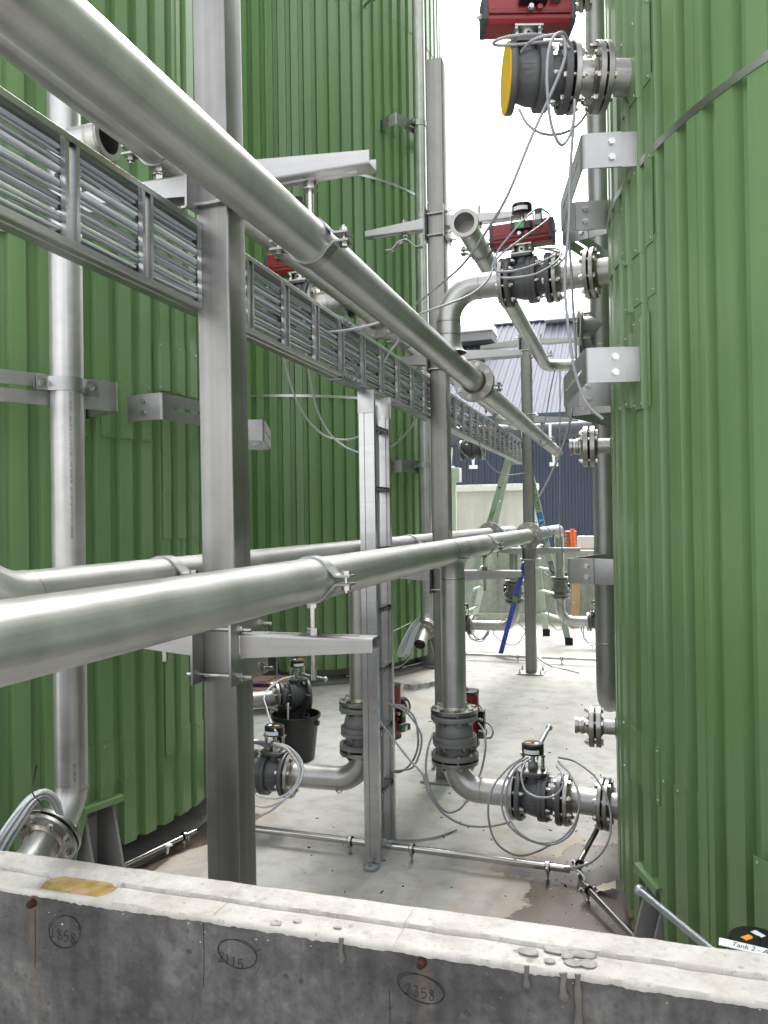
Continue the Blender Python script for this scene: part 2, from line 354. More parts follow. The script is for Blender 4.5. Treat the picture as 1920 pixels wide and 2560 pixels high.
INV = {}
def setp(o, label=None, cat=None, group=None, kind=None):
    if label: o['label'] = label
    if cat: o['category'] = cat
    if group: o['group'] = group
    if kind: o['kind'] = kind
    return o
def mesh_of(name, mb, mat, sharp=38, bev=0.0):
    me = bpy.data.meshes.new(name); me.from_pydata(mb.v, [], mb.f)
    ul = me.uv_layers.new(name='UVMap'); i = 0; buf = []
    for f, u in zip(mb.f, mb.uv):
        if u is None: u = [(mb.v[k][0]+mb.v[k][1], mb.v[k][2]) for k in f]
        for a in u: buf += [a[0], a[1]]
    if len(buf) == 2*len(me.loops): ul.data.foreach_set('uv', buf)
    if bev:
        bm = bmesh.new(); bm.from_mesh(me)
        bmesh.ops.recalc_face_normals(bm, faces=bm.faces)
        ed = [e for e in bm.edges if len(e.link_faces) == 2 and e.calc_face_angle(0) > 0.6]
        bmesh.ops.bevel(bm, geom=ed, offset=bev, segments=2, profile=0.6, affect='EDGES', clamp_overlap=True)
        bm.to_mesh(me); bm.free()
    else:
        bm = bmesh.new(); bm.from_mesh(me); bmesh.ops.recalc_face_normals(bm, faces=bm.faces); bm.to_mesh(me); bm.free()
    me.polygons.foreach_set('use_smooth', [True]*len(me.polygons))
    me.set_sharp_from_angle(angle=rad(sharp))
    if isinstance(mat, str): mat = MAT[mat]
    me.materials.append(mat); return me
def obj(name, mb, mat, parent=None, sharp=38, bev=0.0, label=None):
    me = mb if isinstance(mb, bpy.types.Mesh) else mesh_of(name, mb, mat, sharp, bev)
    o = bpy.data.objects.new(name, me); COL.objects.link(o)
    if parent is not None:
        o.parent = parent
        r = parent
        while r.parent is not None: r = r.parent
        if parent.name in INV: o.matrix_parent_inverse = INV[parent.name]
    if label: o['label'] = label
    return o
def thing(name, label, cat, loc=(0, 0, 0), group=None, M=None):
    o = bpy.data.objects.new(name, None); COL.objects.link(o); o.empty_display_size = 0.05
    if M is not None: o.matrix_world = M
    else:
        o.location = loc; INV[o.name] = Matrix.Translation(V(loc)).inverted()
    return setp(o, label, cat, group)
def copy_tree(o, parent=None):
    c = o.copy(); COL.objects.link(c)
    if parent is not None: c.parent = parent
    for ch in list(o.children): copy_tree(ch, c)
    return c
def dup(o, delta, label=None, group=None):
    c = copy_tree(o); c.matrix_world = Matrix.Translation(V(delta)) @ o.matrix_basis
    if label: c['label'] = label
    if group: c['group'] = group
    return c
def frame(o, x, z):
    x = V(x).normalized(); z = V(z); z = (z-x*x.dot(z)).normalized(); y = z.cross(x)
    return Matrix(((x.x, y.x, z.x, o[0]), (x.y, y.y, z.y, o[1]), (x.z, y.z, z.z, o[2]), (0, 0, 0, 1)))
def at(px, py, depth):           # a point measured in the photograph at a known distance
    return EYE + (FWD + RGT*((px-960)/F_PX) - UPV*((py-1280)/F_PX))*depth
def text_geo(body, size, shear=0.0):
    cu = bpy.data.curves.new('t', 'FONT'); cu.body = body; cu.size = size; cu.shear = shear; cu.resolution_u = 3
    cu.align_x = 'CENTER'; cu.align_y = 'CENTER'
    ob = bpy.data.objects.new('t', cu); COL.objects.link(ob)
    dg = bpy.context.evaluated_depsgraph_get(); dg.update()
    me = bpy.data.meshes.new_from_object(ob.evaluated_get(dg))
    vs = [tuple(v.co) for v in me.vertices]; fs = [tuple(p.vertices) for p in me.polygons]
    bpy.data.objects.remove(ob); bpy.data.meshes.remove(me); bpy.data.curves.remove(cu)
    return vs, fs
# ============================================================ SETTING
g = MB().box((0, 20, -0.1), 120, 160, 0.2)
go = obj('ground', g, 'ground_concrete'); setp(go, 'pale concrete slab under the tanks with damp brown stains', 'ground', kind='structure')

# ---------------------------------------------------------- tanks
TR, NR = 1.787, 96
PIT = 2*PI/NR
def rib_pts(a0, a1, rot):                      # (azimuth, radial offset) of the trapezoidal profile
    out = []; k0 = math.floor((a0-rot)/PIT)-1; k1 = math.ceil((a1-rot)/PIT)+1
    G = [(-0.150, -0.029), (0.150, -0.029), (0.228, 0.0), (0.772, 0.0)]
    for k in range(k0, k1+1):
        for t, o in G:
            out.append((rot+(k+t)*PIT, o))
    def val(a):
        for (p, q) in zip(out, out[1:]):
            if p[0] <= a <= q[0]: return p[1]+(q[1]-p[1])*(a-p[0])/(q[0]-p[0])
        return 0
    return [(a0, val(a0))]+[p for p in out if a0 < p[0] < a1]+[(a1, val(a1))]
def profile_sheet(mb, c, a0, a1, z0, z1, rot, off=0.0, zf=None, th=0.002):
    P = rib_pts(a0, a1, rot); vs = []; fs = []; uv = []; n = len(P)
    u = 0
    for j, (a, o) in enumerate(P):
        zb = zf(a) if zf else z0
        r = TR+o+off
        for rr in (r, r-th):
            vs.append((c[0]+rr*math.cos(a), c[1]+rr*math.sin(a), zb)); vs.append((c[0]+rr*math.cos(a), c[1]+rr*math.sin(a), z1))
    A = [p[0]*TR for p in P]
    for j in range(n-1):
        b = 4*j; d = b+4
        for f in ((b, d, d+1, b+1), (d+2, b+2, b+3, d+3), (b, b+2, d+2, d), (b+1, d+1, d+3, b+3)):
            fs.append(f); uv.append([(A[j] if k < d else A[j+1], vs[k][2]) for k in f])
    for b, rev in ((0, 1), (4*(n-1), 0)):
        f = (b, b+1, b+3, b+2); fs.append(f); uv.append([(A[0], vs[k][2]) for k in f])
    mb.add(vs, fs, uv)
def rivet(mb, c, a, z, off, r=0.0042):
    o = 0
    p = V((c[0]+(TR+off)*math.cos(a), c[1]+(TR+off)*math.sin(a), z)); d = (math.cos(a), math.sin(a), 0)
    mb.lathe(p, d, [(0, r), (r*0.5, r*0.8), (r*0.75, r*0.05)], 7, False)
def prof_off(a, rot):
    t = ((a-rot)/PIT+0.5) % 1.0-0.5
    t = abs(t); return -0.029 if t < 0.15 else (0 if t > 0.228 else -0.029*(0.228-t)/0.078)
def make_tank(c, label, rot, az_mid, az_half, feet, bands, patches, top_joint, H=8.2, mat_ring='base_felt', cutouts=()):
    t = thing('storage_tank', label, 'tank', (c[0], c[1], 0), 'green clad storage tanks')
    t['kind'] = 'thing'
    sh = MB().lathe((c[0], c[1], 0.0), (0, 0, 1), [(0.26, 1.52), (0.26, 1.66), (H-0.15, 1.68)], 64); obj('shell', sh, 'shell_dark', t)
    pl = MB().lathe((c[0], c[1], 0.0), (0, 0, 1), [(0.0, 1.60), (0.26, 1.60), (0.262, 1.0)], 64, False); obj('plinth', pl, 'plinth', t)
    ring = MB().lathe((c[0], c[1], 0), (0, 0, 1), [(0.002, 1.60), (0.002, 1.755), (0.012, 1.76), (0.035, 1.70), (0.06, 1.59)], 72, False); obj('base_mat', ring, mat_ring, t)
    rf = MB().lathe((c[0], c[1], 0), (0, 0, 1), [(H-0.05, TR-0.03), (H-0.05, TR+0.05), (H, TR+0.05), (H+0.35, 0.02)], 64, False); obj('roof', rf, 'green_cladding', t)
    FA = [rad(a) for a in feet]
    def zf(a):
        for fa in FA:
            d = abs((a-fa+PI) % (2*PI)-PI)
            if d*TR < 0.088: return 0.355
        return 0.145
    rv = MB(); step = 6*PIT; n = 16
    rear = MB(); z1 = top_joint
    for k in range(n):
        a0 = rot+0.5*PIT+k*step; a1 = a0+step; am = (a0+a1)/2
        d = abs((am-rad(az_mid)+PI) % (2*PI)-PI)
        off = 0.0025*(k % 2)
        ov = 0.055*PIT
        if d <= rad(az_half):
            mb = MB(); cu = [q for q in cutouts if a0 < rad(q[0])+0.001 and rad(q[1]) < a1+0.001]
            profile_sheet(mb, c, a0, a1+ov, 0.145, z1, rot, off, zf)
            obj('cladding_sheet', mb, 'green_cladding', t)
            z = 0.28
            while z < min(z1, 6.6) and c[0] < 0:
                rivet(rv, c, a0+0.10*PIT, z+0.02*math.sin(k), off+0.0035, 0.0038); z += 0.222
        else: profile_sheet(rear, c, a0, a1+ov, 0.145, z1, rot, off)
    profile_sheet(rear, c, rot, rot+2*PI, z1-0.05, H-0.05, rot, 0.004)
    obj('upper_cladding', rear, 'green_cladding', t)
    for zb in bands:
        b = MB(); P = [(c[0]+(TR+0.004)*math.cos(2*PI*k/NR+rot+0.5*PIT), c[1]+(TR+0.004)*math.sin(2*PI*k/NR+rot+0.5*PIT)) for k in range(NR)]
        vs = []; fs = []; uv = []
        for k, (x, y) in enumerate(P):
            for rr, zz in ((0, 0), (0, 0.024), (-0.004, 0.024), (-0.004, 0)):
                q = V((x-c[0], y-c[1])).normalized()*rr; vs.append((x+q.x+0.002*q.x, y+q.y, zb+zz-0.015))
        for k in range(NR):
            k2 = (k+1) % NR
            for i in range(4):
                i2 = (i+1) % 4; fs.append((4*k+i, 4*k2+i, 4*k2+i2, 4*k+i2)); L = 0.117*k
                uv.append([(0.03*i, L), (0.03*i, L+0.117), (0.03*i+0.03, L+0.117), (0.03*i+0.03, L)])
        b.add(vs, fs, uv); obj('strap_band', b, 'alu', t)
    for (a0, a1, pz0, pz1, off) in patches:
        mb = MB(); profile_sheet(mb, c, rad(a0), rad(a1), pz0, pz1, rot, off, None, 0.0035); obj('flashing_patch', mb, 'green_cladding', t)
        for aa in (rad(a0)+0.007, (rad(a0)+rad(a1))/2, rad(a1)-0.007):
            for zz in (pz0+0.014, pz1-0.014):
                rivet(rv, c, aa, zz, off+prof_off(aa, rot)+0.0005, 0.0052)
    obj('rivets', rv, 'plate_steel', t)['kind'] = 'stuff'
    for fa in FA:
        d = abs((fa-rad(az_mid)+PI) % (2*PI)-PI)
        if d > rad(100): continue
        n_ = V((math.cos(fa), math.sin(fa), 0)); tg = V((-math.sin(fa), math.cos(fa), 0)); o = V((c[0], c[1], 0))
        bp = MB().box(o+n_*1.73+V((0, 0, 0.021)), 0.22, 0.22, 0.018, n_, tg); ft = obj('support_foot', bp, 'foot_grey', t, bev=0.002)
        for s in (-1, 1):
            gp = MB().prism([(1.64, 0.03), (1.835, 0.03), (1.835, 0.075), (1.765, 0.335), (1.64, 0.335)], o+tg*(s*0.066-0.006), n_, (0, 0, 1), tg, 0.012)
            obj('gusset', gp, 'foot_grey', ft, bev=0.0015)
        bk = MB().box(o+n_*1.652+V((0, 0, 0.185)), 0.012, 0.125, 0.31, n_, tg); obj('back_plate', bk, 'foot_grey', ft)
        an = MB(); p = o+n_*1.775+V((0, 0, 0.031))
        an.lathe(p, (0, 0, 1), [(0, 0.026), (0.005, 0.026)], 16); an.hexn(p+V((0, 0, 0.005)), (0, 0, 1), 0.020, 0.018); an.hexn(p+V((0, 0, 0.024)), (0, 0, 1), 0.018, 0.012); an.lathe(p, (0, 0, 1), [(0.03, 0.011), (0.06, 0.011), (0.064, 0.006)], 10)
        obj('anchor_bolt', an, 'bolt_steel', ft)
        cp = MB().prism([(0, 0), (0.060, -0.012), (0.062, -0.034), (0.058, -0.034), (0.056, -0.017), (0, -0.006)], o+n_*1.745+tg*-0.092+V((0, 0, 0.375)), n_, (0, 0, 1), tg, 0.184)
        obj('foot_flashing', cp, 'green_cladding', t)
    return t
R1, L1, L2, R2 = (1.716, 3.233), (-3.81, 3.233), (-3.68, 8.00), (1.716, 8.02)
make_tank(R1, 'green ribbed tank nearest the concrete wall, closest to the lever handle', rad(209.2), 200, 75, (200.2, 260, 140), (2.65, 4.7), [
    (196.4, 204.2, 3.10, 3.62, 0.007), (196.4, 204.2, 2.86, 3.12, 0.010), (195.9, 204.2, 2.62, 2.88, 0.006), (195.9, 204.2, 2.36, 2.64, 0.010), (195.9, 204.2, 2.20, 2.38, 0.006),
    (186, 196, 2.40, 2.58, 0.007), (192.6, 199.2, 1.88, 2.13, 0.006), (198.6, 202.9, 1.86, 2.155, 0.009), (186, 189.5, 1.80, 2.0, 0.007),
    (192, 203.4, 0.62, 0.80, 0.006), (203.9, 210.0, 0.13, 0.72, 0.007), (217.5, 226.5, 0.13, 0.66, 0.026)], 6.45, cutouts=())
make_tank(L1, 'green ribbed tank behind the standpipe stamped with small black print', rad(333.6), 338, 70, (342.2, 282, 42), (2.65, 4.7), [
    (353.2, 362.5, 2.32, 2.60, 0.006), (352.8, 362.5, 2.12, 2.34, 0.009), (342.6, 351.2, 1.88, 2.13, 0.006), (336.9, 341.4, 1.87, 1.99, 0.007), (353.5, 365, 1.86, 2.10, 0.006),
    (353.5, 365, 1.66, 1.86, 0.007), (353.5, 365, 1.44, 1.68, 0.005), (342.6, 351.5, 1.10, 1.36, 0.006), (353.4, 365, 0.88, 1.12, 0.006), (353.4, 366, 0.45, 0.90, 0.010), (355.5, 367, 0.16, 0.55, 0.014), (337.5, 347.5, 0.42, 0.60, 0.006)], 6.45, mat_ring='plinth')
make_tank(L2, 'tall green tank standing beyond the pallet and the black bucket', rad(288.1), 310, 75, (348, 288, 48), (2.65, 4.75), [
    (322, 331, 5.22, 5.52, 0.006), (326, 335, 1.86, 2.13, 0.006), (318, 330, 0.14, 0.30, 0.006), (283, 297, 1.05, 1.30, 0.006)], 6.40, mat_ring='plinth')
make_tank(R2, 'green tank hidden behind the closest right hand tank', rad(180), 200, 70, (192, 252), (2.65, 4.7), [], 6.45, mat_ring='plinth')
# eye bolt on the tall tank
eb = thing('eye_bolt', 'small steel eye bolt screwed into the tall green tank near its top', 'eye bolt', (-2.44, 6.87, 6.36))
mb = MB(); a_ = rad(319.6); nn = V((math.cos(a_), math.sin(a_), 0)); p0 = V((L2[0], L2[1], 6.36))+nn*(TR-0.02)
mb.rod(p0, p0+nn*0.16, 0.012); obj('shank', mb, 'bolt_steel', eb)
mb = MB(); q0 = p0+nn*0.205; mb.tube([q0+(nn*math.cos(t)+V((0, 0, 1))*math.sin(t))*0.042 for t in [2*PI*k/16 for k in range(16)]], 0.013, 8, closed=True); obj('eye', mb, 'bolt_steel', eb)

# ---------------------------------------------------------- concrete wall close to the camera
WY0, WY1, WZ = 0.886, 0.978, 1.009
wl = thing('concrete_wall', 'low concrete wall with dark face, pale rough top and handwritten numbers', 'wall', (-0.4, 0.92, 0))
mb = MB(); nx = 90
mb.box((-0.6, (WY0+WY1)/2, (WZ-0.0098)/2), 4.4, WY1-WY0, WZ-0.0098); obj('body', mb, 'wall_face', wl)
mb = MB(); XS = [-1.5+0.0038*i for i in range(560)]
YS = [(-0.012, -0.10), (-0.010, -0.03), (-0.004, 0.0), (0.010, 0), (0.022, 0), (0.034, 0), (0.044, 0), (0.050, 0), (0.053, 0), (0.0545, 0), (0.062, 0), (0.074, 0), (0.086, 0), (0.098, 0), (0.107, 0), (0.113, -0.004), (0.115, -0.04)]
YS = [(a if a < 0.005 else a*0.83, b) for a, b in YS]
vs = []
for x in XS:
    n1 = noise.noise((x*9, 0.3, 0)); n2 = noise.noise((x*38, 1.7, 0)); n3 = noise.noise((x*120, 5.1, 0))
    n4 = noise.noise((x*260, 3.1, 0)); lip = 0.0092+0.0022*max(0, n1)+0.0022*max(-0.3, n2)+0.0016*n3+0.0010*n4+0.006*max(0, noise.noise((x*6, 8.8, 0))-0.45)
    chip = 0.010*max(0, noise.noise((x*15, 9.2, 0))-0.38)
    edge = n2*0.0016+n3*0.0014+n4*0.0008+chip*1.6
    for j, (dy, dz) in enumerate(YS):
        y = WY0+dy; z = WZ
        rough = noise.noise((x*60, y*60, 3.3))*0.0009+noise.noise((x*16, y*16, 7.7))*0.0012
        if j == 0: y = WY0-0.0012; z = WZ-min(0.024, 0.0015+lip)
        elif j == 1: y = WY0-0.003+edge*0.5; z = WZ-0.0045-lip*0.30
        elif j == 2: y = WY0-0.001+edge; z = WZ-0.0025
        elif j >= 15: y = WY0+dy+n2*0.001+n1*0.002; z = WZ+dz+rough
        else:
            z = WZ+rough
            if j <= 7: z -= 0.0042+0.0010*n1
            if j == 8: z -= 0.0070+0.0008*n2
            y += (n1*0.002+n3*0.0006 if 6 <= j <= 9 else 0)
        # broken pocket holding water
        ex = (x+0.758)/0.054; ey = (y-(WY0+0.034))/0.023; e2 = (abs(ex)**3+abs(ey)**3)+0.25*n2
        if 2 < j < 15 and e2 < 1.35: z -= 0.012*min(1, max(0, (1.35-e2)/0.5))
        vs.append((x, y, z))
m_ = len(YS); fs = [(i*m_+j, (i+1)*m_+j, (i+1)*m_+j+1, i*m_+j+1) for i in range(len(XS)-1) for j in range(m_-1)]
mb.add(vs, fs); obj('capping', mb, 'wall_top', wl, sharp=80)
mb = MB(); vs = []; 
for k in range(28):
    t = 2*PI*k/28; c_, s_ = math.cos(t), math.sin(t)
    vs.append((-0.758+0.060*math.copysign(abs(c_)**0.7, c_)+0.004*noise.noise((k*0.7, 2, 0)), WY0+0.034+0.027*math.copysign(abs(s_)**0.7, s_), WZ-0.0072))
mb.add(vs, [tuple(range(28))]); obj('puddle', mb, 'puddle_water', wl)
mb = MB().lathe((-0.748, WY0+0.022, WZ-0.012), (0, 0, 1), [(0, 0.013), (0.003, 0.014), (0.0055, 0.010), (0.0062, 0.001)], 14)
for i, v in enumerate(mb.v): mb.v[i] = (-0.748+(v[0]+0.748)*1.35, v[1], v[2])
obj('wet_stone', mb, 'wood', wl)
def pebble(x, y, z, rx, ry, rz, seed):
    mb = MB(); ico = bmesh.new(); bmesh.ops.create_icosphere(ico, subdivisions=2, radius=1.0)
    vs = []
    for v in ico.verts:
        k = 1+0.22*noise.noise(v.co*1.4+V((seed, 0, 0)))
        vs.append((x+v.co.x*rx*k, y+v.co.y*ry*k, z+v.co.z*rz*k))
    fs = [tuple(q.index for q in f.verts) for f in ico.faces]; ico.free(); mb.add(vs, fs); return mb
for i, (x, y, rx, ry) in enumerate([(-0.123, 0.901, 0.013, 0.008), (-0.092, 0.915, 0.017, 0.008), (-0.098, 0.886, 0.007, 0.005), (-0.079, 0.904, 0.008, 0.007), (-0.072, 0.889, 0.011, 0.007), (-0.062, 0.913, 0.016, 0.008), (-0.056, 0.893, 0.011, 0.009), (-0.064, 0.945, 0.006, 0.005), (-0.04, 0.955, 0.009, 0.006), (-0.006, 0.936, 0.006, 0.004), (0.034, 0.941, 0.006, 0.003), (-0.44, 0.878, 0.008, 0.007), (-0.415, 0.892, 0.006, 0.005), (-0.17, 0.96, 0.005, 0.003), (-0.31, 0.925, 0.006, 0.003), (0.085, 0.93, 0.005, 0.003), (-0.36, 0.89, 0.006, 0.003)]):
    obj('pebble', pebble(x, WY0+0.003+(y-0.872)*0.84, WZ-0.002, rx, ry, 0.0016 if i < 9 else 0.0009, i*3.1), 'pebble_grey', wl, 80)
for i, (x, z0, z1, r) in enumerate([(-0.123, 1.006, 0.981, 0.0042), (-0.082, 1.005, 0.972, 0.0058), (-0.066, 1.006, 0.930, 0.0050), (-0.348, 1.006, 0.975, 0.004), (0.16, 1.0, 0.90, 0.004)]):
    P = []; R_ = []
    for k in range(9):
        f = k/8; P.append((x+0.0015*noise.noise((f*3, i, 0)), WY0-0.001-0.0012*math.sin(f*PI), z0+(z1-z0)*f)); R_.append(r*(0.75+0.35*noise.noise((f*5, i*2.3, 1))+(0.35 if 0.72 < f < 0.97 else 0)))
    mb = MB().tube(P, R_, 9); obj('cement_drip', mb, 'mortar', wl, 80)
for (x, z) in ((-0.808, 0.988), (-0.247, 0.9905)):
    mb = MB().tube([(x, WY0-0.010, z), (x+0.001, WY0-0.004, z+0.001), (x, WY0+0.02, z)], [0.0042, 0.0058, 0.0058], 9); obj('rebar_stub', mb, 'rust', wl, 60)
# debris bits along the broken edge
mb = MB()
for k in range(34):
    x = random.uniform(-1.2, 0.25); z = WZ-0.012-abs(random.gauss(0, 0.012)); s = random.uniform(0.0004, 0.0013)
    pb = pebble(x, WY0-0.0004, z, s*1.5, s*0.8, s, k*1.7); mb.add(pb.v, pb.f)
obj('mortar_splatter', mb, 'mortar_pale', wl, 80)['kind'] = 'stuff'
# pencil / marker writing on the face
def wallp(px, py):
    d = FWD+RGT*((px-960)/F_PX)-UPV*((py-1280)/F_PX); k = (WY0-0.0006)/d.y; return EYE+d*k
def stroke(mb, P, wd, jit=0.0):
    P = [wallp(*q) for q in P]; P = catmull(P, 5) if len(P) > 2 else P; vs = []; fs = []
    for i, p in enumerate(P):
        a = P[max(0, i-1)]; b = P[min(len(P)-1, i+1)]; t = (b-a).normalized(); nrm = V((0, -1, 0)).cross(t)
        ww = wd*(0.75+0.5*abs(noise.noise((p.x*90, p.z*90, 0))))
        vs += [p+nrm*ww/2, p-nrm*ww/2, p+nrm*ww/2+V((0, 0.0004, 0)), p-nrm*ww/2+V((0, 0.0004, 0))]
    for i in range(len(P)-1): fs += [(4*i, 4*i+1, 4*i+5, 4*i+4), (4*i, 4*i+4, 4*i+6, 4*i+2), (4*i+1, 4*i+3, 4*i+7, 4*i+5)]
    mb.add(vs, fs)
GL = {'1': [[(0.5, 0), (0.45, 1)]], '2': [[(0.15, 0.25), (0.35, 0.02), (0.75, 0.1), (0.7, 0.4), (0.35, 0.75), (0.1, 0.97), (0.4, 0.92), (0.9, 0.95)]],
      '3': [[(0.2, 0.1), (0.55, 0), (0.8, 0.2), (0.45, 0.45), (0.8, 0.6), (0.75, 0.9), (0.4, 1), (0.1, 0.88)]],
      '5': [[(0.85, 0.05), (0.3, 0.03)], [(0.32, 0.03), (0.22, 0.45), (0.55, 0.38), (0.85, 0.65), (0.65, 0.95), (0.2, 0.95)]],
      '8': [[(0.75, 0.15), (0.4, 0.02), (0.22, 0.25), (0.55, 0.48), (0.8, 0.78), (0.5, 1.0), (0.2, 0.8), (0.45, 0.5), (0.78, 0.2), (0.7, 0.08)]]}
def number(txt, x0, y0, dx, dy, cw, chh, wd):
    mb = MB()
    for i, ch in enumerate(txt):
        for st in GL[ch]: stroke(mb, [(x0+i*dx+a*cw, y0+i*dy+b*chh) for a, b in st], wd)
    return mb
obj('marker_number', number('1858', 132, 2312, 16.2, 5.0, 14, 26, 0.0008), 'marker_ink', wl)
obj('marker_number', number('2115', 546, 2378, 15.5, 6.0, 16, 25, 0.0009), 'marker_ink', wl)
obj('marker_number', number('2358', 1008, 2462, 20.0, 5.5, 17, 27, 0.0008), 'marker_ink', wl)
def ring_(cx, cy, rx, ry, tilt, ph, n=22, turn=1.9, sq=0):
    out = []
    for k in range(n+1):
        t = ph+turn*2*PI*k/n; q = 1+0.06*math.sin(1.3*t+ph)+0.03*math.sin(2.7*t)
        x, y = rx*q*math.cos(t), ry*q*math.sin(t); out.append((cx+x*math.cos(tilt)-y*math.sin(tilt), cy+x*math.sin(tilt)+y*math.cos(tilt)))
    return out
for a in ((167, 2324, 38, 40, 0.15, 0.4), (595, 2384, 50, 33, 0.42, 2.0), (1050, 2476, 62, 32, 0.42, 1.0)):
    mb = MB(); stroke(mb, ring_(*a), 0.00065); obj('marker_ring', mb, 'marker_ink', wl)
for P in ([(95, 2268), (96, 2340), (95, 2415)], [(509, 2300), (511, 2380), (510, 2464)], [(971, 2478), (972, 2520), (972, 2562)], [(640, 2377), (654, 2372)], [(640, 2428), (650, 2415)], [(127, 2338), (137, 2334)], [(201, 2312), (208, 2311)]):
    mb = MB(); stroke(mb, P, 0.0007); obj('marker_line', mb, 'marker_ink', wl)
# pencil setting-out lines across the pale top
for xa, xb in ((-0.528, -0.524), (-0.281, -0.277), (-0.80, -0.742)):
    mb = MB(); vs = []
    for k in range(20):
        f = k/19; x = xa+(xb-xa)*f; y = WY0+0.005+0.080*f; z = WZ+0.0022-(0.0050 if f < 0.45 else 0)
        vs += [(x-0.0003, y, z), (x+0.0003, y, z)]
    mb.add(vs, [(2*k, 2*k+1, 2*k+3, 2*k+2) for k in range(19)]); obj('pencil_line', mb, 'pencil', wl)

wl.rotation_euler = (0, 0, rad(1.0))
# ---------------------------------------------------------- background
bw = thing('bund_wall', 'stained grey concrete bund wall at the far end of the tank yard', 'wall', (-1.5, 11.3, 0))
mb = MB().box((-2.2, 11.35, 0.51), 9.0, 0.16, 1.02); obj('body', mb, 'bund_concrete', bw)
mb = MB().box((-2.2, 11.22, 0.055), 9.0, 0.10, 0.11); obj('base_step', mb, 'pale_concrete', bw)
for sx in (-3.4, -1.62, -0.3):
    mb = MB().box((sx, 11.268, 0.56), 0.012, 0.006, 0.90); obj('panel_joint', mb, 'plinth', bw)
pw = thing('pale_wall', 'pale concrete tank wall with a lighter coping behind the step ladder', 'wall', (-2.6, 14, 0))
mb = MB()
for k in range(3): mb.box((-6.35+1.9*k, 14.1, 1.0), 1.885, 0.22, 2.0)
obj('wall_panel', mb, 'pale_concrete', pw, bev=0.006)
mb = MB().box((-4.45, 14.08, 2.055), 5.72, 0.32, 0.12); obj('coping', mb, 'cap_white', pw, bev=0.01)
# shed
sh = thing('industrial_shed', 'long shed with dark navy corrugated wall and pale ribbed roof', 'building', (-2, 19, 0))
def corr_sheet(p, ax, up, nrm, W, Hh, pitch, dep):
    mb = MB(); p, ax, up, nrm = V(p), V(ax), V(up), V(nrm); n = int(W/pitch); prof = []
    for k in range(n):
        for t, d in ((0, 0), (0.5, 0), (0.62, dep), (0.88, dep)): prof.append(((k+t)*pitch, d))
    prof.append((n*pitch, 0)); vs = []
    for a, d in prof: vs += [p+ax*a+nrm*d, p+ax*a+nrm*d+up*Hh]
    mb.add(vs, [(2*i, 2*i+2, 2*i+3, 2*i+1) for i in range(len(prof)-1)], [[(prof[i][0], 0), (prof[i+1][0], 0), (prof[i+1][0], Hh), (prof[i][0], Hh)] for i in range(len(prof)-1)])
    return mb
obj('wall_cladding', corr_sheet((-12, 19, 0), (1, 0, 0), (0, 0, 1), (0, -1, 0), 22, 3.98, 0.15, 0.03), 'navy_sheet', sh)
rl = math.hypot(6, 3.75)
obj('roof', corr_sheet((-12.2, 18.8, 3.95), (1, 0, 0), (0, 6/rl, 3.75/rl), (0, -3.75/rl, 6/rl), 22.4, rl, 0.20, 0.035), 'roof_sheet', sh)
obj('gutter', MB().box((-1, 18.72, 3.93), 22.4, 0.14, 0.12), 'navy_sheet', sh)
obj('ridge_capping', MB().box((-1, 24.85, 7.72), 22.4, 0.4, 0.05), 'roof_sheet', sh)
obj('rear_wall', MB().box((-1, 24.9, 3.75), 22.2, 0.1, 7.5), 'navy_sheet', sh)
rv_ = MB().box((-4.4, 23.0, 6.90), 1.15, 0.9, 0.26); rvo = obj('roof_vent', rv_, 'cast_light', sh)
obj('vent_cap', MB().box((-4.4, 22.95, 7.14), 1.2, 1.0, 0.22), 'white_metal', rvo)
obj('ridge_vent', MB().box((-1.7, 24.4, 7.62), 1.5, 0.7, 0.14), 'white_metal', sh)
# duct along the shed
du = thing('ventilation_duct', 'fat dark grey duct running level in front of the navy shed wall', 'duct', (-2, 17, 3.3))
mb = MB().tube([(-9, 17, 3.34), (4, 17, 3.34)], 0.235, 24); obj('duct_pipe', mb, 'pvc_duct', du)
for x in (-3.9, -3.38, -2.2, -1.62):
    mb = MB().tube([(x, 17+0.25*math.cos(t), 3.34+0.25*math.sin(t)) for t in [2*PI*k/24 for k in range(24)]], 0.03, 6, closed=True); h = obj('hanger', mb, 'white_metal', du)
    mb = MB(); mb.rod((x, 16.78, 3.25), (x+0.05, 16.95, 2.66), 0.022, 6); mb.rod((x+0.08, 17.0, 3.1), (x+0.05, 16.95, 2.66), 0.022, 6); mb.box((x+0.05, 16.95, 2.64), 0.18, 0.1, 0.08); obj('strut', mb, 'white_metal', h)
# small grey cabinet by the tank, blocks, barrier, drain coil, plank
cb = thing('junction_box', 'small pale grey cabinet beside the middle post, near the navy wall', 'cabinet', (-2.25, 10.0, 1.98))
obj('casing', MB().box((-2.26, 10.05, 2.085), 0.22, 0.14, 0.19), 'white_metal', cb, bev=0.006); obj('bracket', MB().box((-2.24, 10.05, 1.0), 0.05, 0.05, 2.0), 'white_metal', cb); obj('door', MB().box((-2.26, 9.975, 2.085), 0.17, 0.012, 0.14), 'cap_white', cb)
for i, (x, z) in enumerate([(-0.84, 0.10), (-0.29, 0.10), (-0.70, 0.30), (-0.15, 0.30), (-0.84, 0.50), (-0.29, 0.50), (-0.70, 0.70), (-0.15, 0.70), (-0.80, 0.90), (-0.25, 0.90), (-0.55, 1.10), (0.0, 1.10)]):
    o = obj('concrete_block', MB().box((x, 12.6, z), 0.53, 0.35, 0.19), 'white_block', None, bev=0.008)
    lv = ['at the very bottom', 'second layer up', 'third layer up', 'fourth layer up', 'fifth layer up', 'on top'][i//2]
    setp(o, 'white block %s of the stack, %s' % (lv, ['orange coil side', 'tank side'][i % 2]), 'block', 'white blocks stacked beyond the bund wall')
